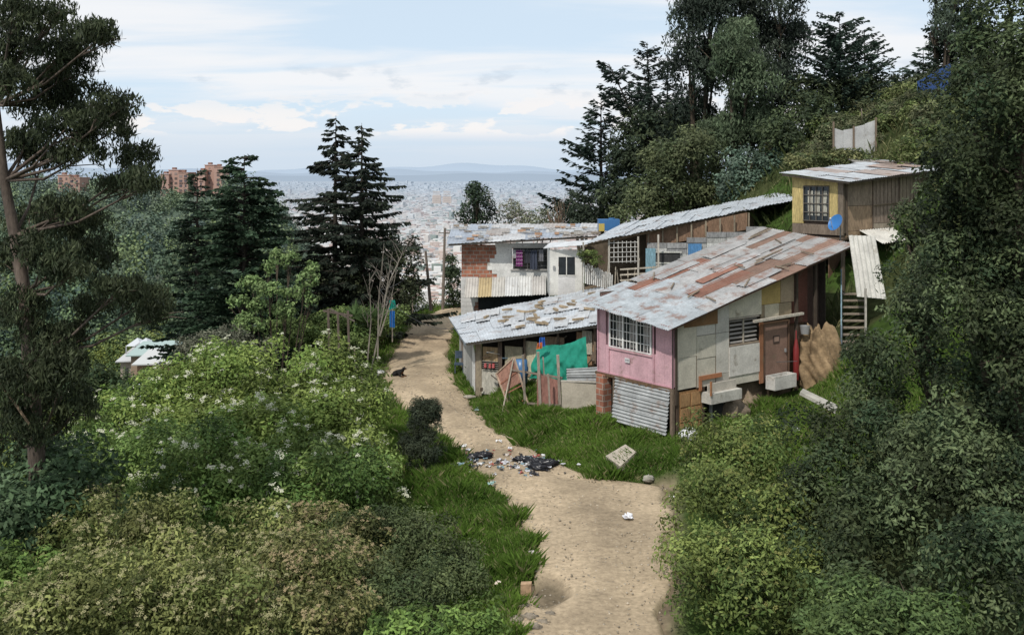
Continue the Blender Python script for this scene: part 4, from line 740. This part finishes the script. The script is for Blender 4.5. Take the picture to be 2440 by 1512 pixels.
e=empty('clothes_on_pole'); A=Acc(); p=at(935,780,56); A.board(p-(0,0,.8),p+(0,0,1.7),.06,.06,(.3,.25,.2)); A.build('pole',M_wood,e)
A=Acc(); A.corr(p+(-.14,-.06,.05),p+(.14,-.06,.0),p+(.14,-.06,.95),p+(-.14,-.06,.95),2,.05,(.02,.15,.45),5); A.corr(p+(-.2,-.08,1.0),p+(.22,-.08,1.1),p+(.15,-.08,1.55),p+(-.15,-.08,1.55),2,.05,(.02,.32,.25),4); A.build('cloth',M_cloth,e)
e=empty('wire_fence'); A=Acc(); pr=None
for i in range(12):
    y=46+i*3.; x=np.interp(y,YS,XL)-1.6+random.uniform(-.1,.1); z=gz(x,y); p=np.array((x,y,z-.2)); h=random.uniform(1.1,1.6); A.board(p,p+(random.uniform(-.1,.1),0,h+.2),.07,.07,vj((.22,.18,.14),.2))
    if pr is not None:
        for k in (.6,1.1): A.tube([pr+(0,0,k),p+(0,0,k)],.01,(.15,.14,.13),4)
    pr=p
A.build('posts',M_wood,e)
e=empty('timber_gate'); A=Acc()
for (u,vt) in [(808,745),(832,740),(785,735)]: A.board(at(u,835,52),at(u-3,vt,52),.11,.11,(.13,.10,.08))
A.board(at(770,740,52),at(840,752,52),.08,.1,(.13,.10,.08)); A.board(at(785,735,52),at(845,765,52),.07,.07,(.15,.12,.1)); A.build('posts',M_wood,e)
e=empty('blue_fence'); A=Acc()
for i in range(5):
    p=at(2186+i*16,232-i*5,63-i*.3); q=at(2202+i*16,227-i*5,62.7-i*.3); A.panel([p-(0,0,.8),q-(0,0,.8),q+(0,0,1.05+.1*i),p+(0,0,1.+.1*i)],.05,vj((.03,.07,.2),.1))
A.build('panels',M_paint,e)
e=empty('white_wall'); A=Acc()
for (ua,va,ub,vb_) in [(1986,305,2008,312),(2009,310,2034,306),(2035,303,2060,297),(2061,295,2087,286)]:
    A.panel([at(ua,400,58),at(ub,396,58.1),at(ub,vb_,58.1),at(ua,va,58)],.06,vj((.52,.52,.51),.08))
for u_,v_ in ((1986,290),(2034,300),(2087,280)): A.board(at(u_,400,57.85),at(u_,v_,57.85),.09,.09,WOODC)
A.build('sheets_and_posts',M_paint,e)
e=empty('small_tin_shed'); A=Acc(); p=at(2215,325,60); A.corr(p+(-.6,-.5,.75),p+(-.6,1.5,1.0),p+(2.6,1.5,1.0),p+(2.6,-.5,.7),8,.02,(.55,.57,.6)); A.box(p+(-.4,0,-.6),p+(2.4,.1,.7),(.2,.17,.14)); A.build('shed_walls_and_roof',M_metal,e)
e=empty('hillside_fence'); A=Acc()
for i in range(9): x=19+i*.7; y=68; z=gz(x,y); A.board((x,y,z-.2),(x+random.uniform(-.1,.1),y,z+random.uniform(.7,1.3)),.06,.06,vj((.25,.2,.16),.2))
A.build('posts',M_wood,e)
# ------------------------------------------------------------------ far forest, buildings, city, hills
def far_trees(name,n,xr_,yr_,rr,c1,c2,ok,nl=70,D=1500,sz=.26):
    x=rng.uniform(*xr_,n); y=rng.uniform(*yr_,n); k=ok(x,y); x,y=x[k],y[k]; n=len(x); z=ground(x,y); R=rr*rng.uniform(.5,1.35,n); I=np.repeat(np.arange(n),nl)
    d=rng.normal(size=(len(I),3)); d/=np.linalg.norm(d,axis=1,keepdims=True); d[:,2]=np.abs(d[:,2])*1.3-.3
    lump=1+.35*np.sin(d[:,0]*4+I*1.3)*np.cos(d[:,1]*5+I)
    tl=rng.uniform(.8,1.9,n)[I]
    P=np.stack([x,y,z+R*.6],-1)[I]+d*(R[I]*lump*rng.uniform(.6,1.1,len(I)))[:,None]*np.stack([np.ones(len(I)),np.ones(len(I)),tl],-1)
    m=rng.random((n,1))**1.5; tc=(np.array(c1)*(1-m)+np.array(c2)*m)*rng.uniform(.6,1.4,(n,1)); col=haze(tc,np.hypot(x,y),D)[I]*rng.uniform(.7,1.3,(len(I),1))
    ls=R[I]*sz; Nn=d+rng.normal(size=d.shape)*.5; Nn/=np.linalg.norm(Nn,axis=1,keepdims=True)
    V,Fc,C=leafmesh(P,Nn,ls,ls*.8,col); mk(name,V,Fc,M_far,None,C)
far_trees('forest',3000,(-420,10),(290,700),5.0,(.02,.05,.012),(.13,.17,.03),lambda x,y:(x/y<-.13)&(x/y>-.6)&(wob(x/22,y/30)>-.75)&~((y>585)&(x/y>-.36)&(x/y<-.285)),210,2600,.22)
far_trees('forest',1300,(-150,30),(100,300),3.6,(.045,.08,.015),(.24,.27,.045),lambda x,y:(x/y<-.1)&(x/y>-.6)&(wob(x/14,y/20)>-.35)&~((x/y>-.4)&(x/y<-.32)&(y<190)),330,4500,.18)
far_trees('forest',600,(-260,30),(190,330),6.5,(.02,.05,.02),(.08,.12,.03),lambda x,y:(x/y<-.12)&(x/y>-.6)&(wob(x/18+3,y/25)>.1),420,2600,.15)
def apartment(name,blocks,c=(.44,.24,.16)):
    e=empty(name); A=Acc(); W=Acc(); R_=Acc()
    for (u0,u1,vt,vb,d) in blocks:
        p=at(u0,vb+20,d); q=at(u1,vt,d); cc=haze(np.array(c),np.array([d]),2600)[0]*random.uniform(.88,1.05)
        A.box((p[0],d,p[2]),(q[0],d+14,q[2]),cc); R_.box((p[0]-.3,d-.3,q[2]),(q[0]+.3,d+14.3,q[2]+.4),cc*1.1)
        nx=max(1,int((q[0]-p[0])/2.8)); nz=max(1,int((q[2]-p[2])/2.8))
        for i in range(nx):
            for j in range(nz):
                x=p[0]+(i+.5)*(q[0]-p[0])/nx; z=q[2]-2.0-j*2.8; hw=random.choice([.5,.8,.9])
                if z>p[2]+1: W.box((x-hw,d-.12,z-.7),(x+hw,d-.02,z+.7),random.choice([(.15,.12,.11),(.11,.10,.11),(.28,.22,.2)]))
                if random.random()<.3: A.box((x-1.2,d-.7,z-1.0),(x+1.2,d-.02,z-.75),cc*1.1)
        W.box((p[0]+1,d+3,q[2]+.6),(p[0]+3,d+6,q[2]+1.8),(.25,.15,.12))
    A.build('brick_walls',M_far,e); W.build('windows',M_far,e); R_.build('roof_parapet',M_far,e)
apartment('brick_apartment_building',[(382,402,416,460,590),(402,425,406,460,593),(425,448,412,460,590),(448,470,418,460,596),(470,488,408,460,591),(488,510,394,460,597),(510,530,398,460,592)])
apartment('brick_apartment_building',[(138,165,418,450,592),(165,190,424,450,590)])
e=empty('white_event_tent'); A=Acc()
for u in (328,348):
    x,y,z=at(u,820,178); A.add([(x-1.4,y-2,z),(x+1.4,y-2,z),(x+1.4,y+2,z),(x-1.4,y+2,z),(x,y,z+1.2),(x,y,z+1.2)],[(0,1,4,5),(1,2,4,5),(2,3,4,5),(3,0,4,5)],(.52,.54,.56))
    for dx in (-1.3,1.3): A.board((x+dx,y-1.9,z-3),(x+dx,y-1.9,z),.15,.15,(.4,.4,.4))
A.build('canopies',M_far,e)
for (u,v,d,hw,cr,cw) in [(388,858,160,3.0,(.50,.50,.49),(.35,.2,.14)),(372,838,172,3.2,(.34,.42,.40),(.3,.22,.16)),(330,852,176,2.,(.48,.48,.48),(.38,.32,.27)),(330,955,110,1.2,(.5,.52,.56),(.3,.3,.3))]:
    e=empty('valley_house'); A=Acc(); c_=at(u,v,d); A.box(c_-(hw,3,3.5),c_+(hw,3,0),cw); A.panel([c_+(-hw-.5,-4,-.1),c_+(hw+.5,-4,.1),c_+(hw+.5,4,1.2),c_+(-hw-.5,4,1.)],.2,cr); A.box(c_+(-hw*.6,-3.1,-3),c_+(-hw*.3,-3.02,-1.2),(.05,.05,.05)); A.box(c_+(hw*.2,-3.1,-2.4),c_+(hw*.6,-3.02,-1.2),(.05,.05,.05)); A.build('walls_and_roof',M_far,e)
# city
n=30000; v=438+(rng.random(n)**1.3)*290; u=rng.uniform(480,1650,n); d=(CZ+150)*F/(v-415); d*=rng.uniform(.96,1.04,n); x=(u-1220)/F*d
s=(3.+d*.0013)*rng.uniform(.5,1.5,n); s2=(3.+d*.0018)*rng.uniform(.5,1.4,n); h=(4.5+d*.0009)*rng.uniform(.4,1.6,n); tl=rng.random(n)<.04; h=np.where(tl,h*2.2,h)
pal=np.array([(.74,.69,.62),(.62,.53,.45),(.48,.29,.21),(.57,.41,.31),(.68,.66,.63),(.30,.29,.28),(.74,.71,.66),(.15,.19,.12)]); ci=rng.choice(8,n,p=[.2,.14,.15,.14,.11,.09,.08,.09])
kz=np.exp(-d/4200.)[:,None]; hz=np.array((.44,.495,.56)); col=pal[ci]*kz+hz*(1-kz)  # building colours fade to hz with distance, haze painted in
az=rng.choice([.5,.55,.1,1.1],n)+rng.normal(size=n)*.05; ca,sa=np.cos(az),np.sin(az)
zb_=ground(x,d)-1; sg=np.array([(-1,-1,0),(1,-1,0),(1,1,0),(-1,1,0),(-1,-1,1),(1,-1,1),(1,1,1),(-1,1,1)],float)
lx=sg[None,:,0]*s[:,None]; ly=sg[None,:,1]*s2[:,None]; V=np.stack([x[:,None]+lx*ca[:,None]-ly*sa[:,None],d[:,None]+lx*sa[:,None]+ly*ca[:,None],zb_[:,None]+1+sg[None,:,2]*h[:,None]],-1)
fq=np.array([(4,5,6,7),(0,1,5,4),(1,2,6,5),(2,3,7,6),(3,0,4,7)])
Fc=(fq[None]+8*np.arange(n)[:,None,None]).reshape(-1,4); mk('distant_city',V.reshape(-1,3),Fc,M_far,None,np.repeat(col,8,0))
A=Acc()
for (u0,u1,vt) in [(1030,1050,466),(1055,1075,468),(1112,1119,505),(1160,1168,474)]:
    d_=5200; p=at(u0,520,d_); q=at(u1,vt,d_); A.box((p[0],d_,-150),(q[0],d_+25,q[2]),(.52,.46,.43))
    for j in range(8): A.box((p[0]+3,d_-1,-145+j*9),(q[0]-3,d_-.1,-141+j*9),(.46,.42,.4))
A.build('tower_block',M_far)
xs_=np.linspace(-26000,26000,260); layers=[(24000,200,.33,1),(33000,560,.37,2),(45000,1150,.41,3)]
for (yd,hh,cc,sd) in layers:
    pr=hh*(.5+.25*np.sin(xs_/5200+sd*2)+.15*np.sin(xs_/1900+sd)+.08*np.sin(xs_/700+sd*3)+.04*np.sin(xs_/260)); pr=np.clip(pr,0,None); k=len(xs_)
    V=np.concatenate([np.stack([xs_*yd/24000,np.full(k,yd-2500.),np.full(k,-160.)],-1),np.stack([xs_*yd/24000,np.full(k,float(yd)),-150+pr],-1),np.stack([xs_*yd/24000,np.full(k,yd+2500.),np.full(k,-160.)],-1)])
    i=np.arange(k-1); Fc=np.concatenate([np.stack([i,i+1,i+1+k,i+k],-1),np.stack([i+k,i+1+k,i+1+2*k,i+2*k],-1)]); mk('distant_hills',V,Fc,M_far,None,np.array((cc*.84,cc*1.0,cc*1.2)),True)  # bluish ridge colour has the distance haze painted in
# ------------------------------------------------------------------ light, sky, camera
sunel,saz=math.radians(50),math.radians(207)
sd=bpy.data.lights.new('sun','SUN'); sd.energy=3.0; sd.angle=math.radians(1.); sd.color=(1,.955,.88); so=link(bpy.data.objects.new('sun',sd))
dv=Vector((math.sin(saz)*math.cos(sunel),math.cos(saz)*math.cos(sunel),math.sin(sunel))); so.rotation_euler=dv.to_track_quat('Z','Y').to_euler()
wd=bpy.data.worlds.new('World'); sc.world=wd; wd.use_nodes=True; nt=wd.node_tree; N=nt.nodes; L=nt.links; N.clear()
out=N.new('ShaderNodeOutputWorld'); sky=N.new('ShaderNodeTexSky'); sky.sky_type='NISHITA'; sky.sun_disc=False; sky.sun_elevation=sunel; sky.sun_rotation=saz; sky.air_density=1.; sky.dust_density=1.5; sky.altitude=2600
b1=N.new('ShaderNodeBackground'); b1.inputs[1].default_value=.12; L.new(sky.outputs[0],b1.inputs[0])
b2=N.new('ShaderNodeBackground'); b2.inputs[1].default_value=1.
tc=N.new('ShaderNodeTexCoord'); sp=N.new('ShaderNodeSeparateXYZ'); L.new(tc.outputs['Generated'],sp.inputs[0])
def math_(op,a,b=None,c=None):
    m=N.new('ShaderNodeMath'); m.operation=op
    for i,q in enumerate((a,b,c)):
        if q is None: continue
        if isinstance(q,(int,float)): m.inputs[i].default_value=q
        else: L.new(q,m.inputs[i])
    return m.outputs[0]
def mr(v,a,b,c,d,smooth=True):
    m=N.new('ShaderNodeMapRange'); m.interpolation_type='SMOOTHSTEP' if smooth else 'LINEAR'
    for i,q in enumerate((a,b,c,d)): m.inputs[i+1].default_value=q
    L.new(v,m.inputs[0]); return m.outputs[0]
def mix(f,a,b):
    m=N.new('ShaderNodeMixRGB'); L.new(f,m.inputs[0])
    for i,q in ((1,a),(2,b)):
        if isinstance(q,tuple): m.inputs[i].default_value=(*q,1)
        else: L.new(q,m.inputs[i])
    return m.outputs[0]
x_,y_,z_=sp.outputs
zz=math_('MAXIMUM',math_('ADD',z_,.12),.02); cx=math_('DIVIDE',x_,zz); cy=math_('DIVIDE',y_,zz)
cb=N.new('ShaderNodeCombineXYZ'); L.new(math_('MULTIPLY',cx,.35),cb.inputs[0]); L.new(cy,cb.inputs[1])
n1=N.new('ShaderNodeTexNoise'); n1.inputs['Scale'].default_value=1.5; n1.inputs['Detail'].default_value=9; n1.inputs['Roughness'].default_value=.52; n1.inputs['Distortion'].default_value=.5; L.new(cb.outputs[0],n1.inputs[0])
hi=mr(n1.outputs[0],.35,.65,.85,1.)
cb2=N.new('ShaderNodeCombineXYZ'); L.new(math_('MULTIPLY',x_,9.),cb2.inputs[0]); L.new(math_('MULTIPLY',z_,26.),cb2.inputs[1]); L.new(math_('MULTIPLY',y_,3.),cb2.inputs[2])
n2=N.new('ShaderNodeTexNoise'); n2.inputs['Scale'].default_value=1.7; n2.inputs['Detail'].default_value=9; n2.inputs['Roughness'].default_value=.58; L.new(cb2.outputs[0],n2.inputs[0])
band=math_('MULTIPLY',mr(z_,.034,.046,0,1),mr(z_,.058,.095,1,0)); cum=math_('MULTIPLY',mr(n2.outputs[0],.49,.55,0,1.),band)
gband=math_('MULTIPLY',mr(z_,.07,.085,0,1),mr(z_,.095,.115,1,0)); gcl=math_('MULTIPLY',mr(n2.outputs[0],.54,.66,0,.6),gband)
c1=mix(mr(n1.outputs[0],.38,.6,0.,1.),(.70,.83,.95),(.90,.92,.95))
c2_=mix(mr(z_,0.,.09,1.,0.),c1,(.64,.74,.85))
c3=mix(cum,c2_,(.95,.92,.91)); c4=mix(gcl,c3,(.58,.67,.77)); L.new(c4,b2.inputs[0])
fac=math_('MAXIMUM',hi,mr(z_,0.02,.2,1.,0.))
ms=N.new('ShaderNodeMixShader'); L.new(fac,ms.inputs[0]); L.new(b1.outputs[0],ms.inputs[1]); L.new(b2.outputs[0],ms.inputs[2]); L.new(ms.outputs[0],out.inputs[0])
cam=bpy.data.cameras.new('camera'); cam.lens=35; cam.sensor_width=36; cam.shift_y=-(756-415)/2440.; cam.clip_start=.3; cam.clip_end=120000
co=link(bpy.data.objects.new('camera',cam)); co.location=(0,0,CZ); co.rotation_euler=(math.radians(90),0,0); sc.camera=co
sc.view_settings.view_transform='Standard'; sc.view_settings.look='None'; sc.view_settings.exposure=0
tot=sum(len(o.data.polygons) for o in bpy.data.objects if o.type=='MESH'); print('POLYS',tot)
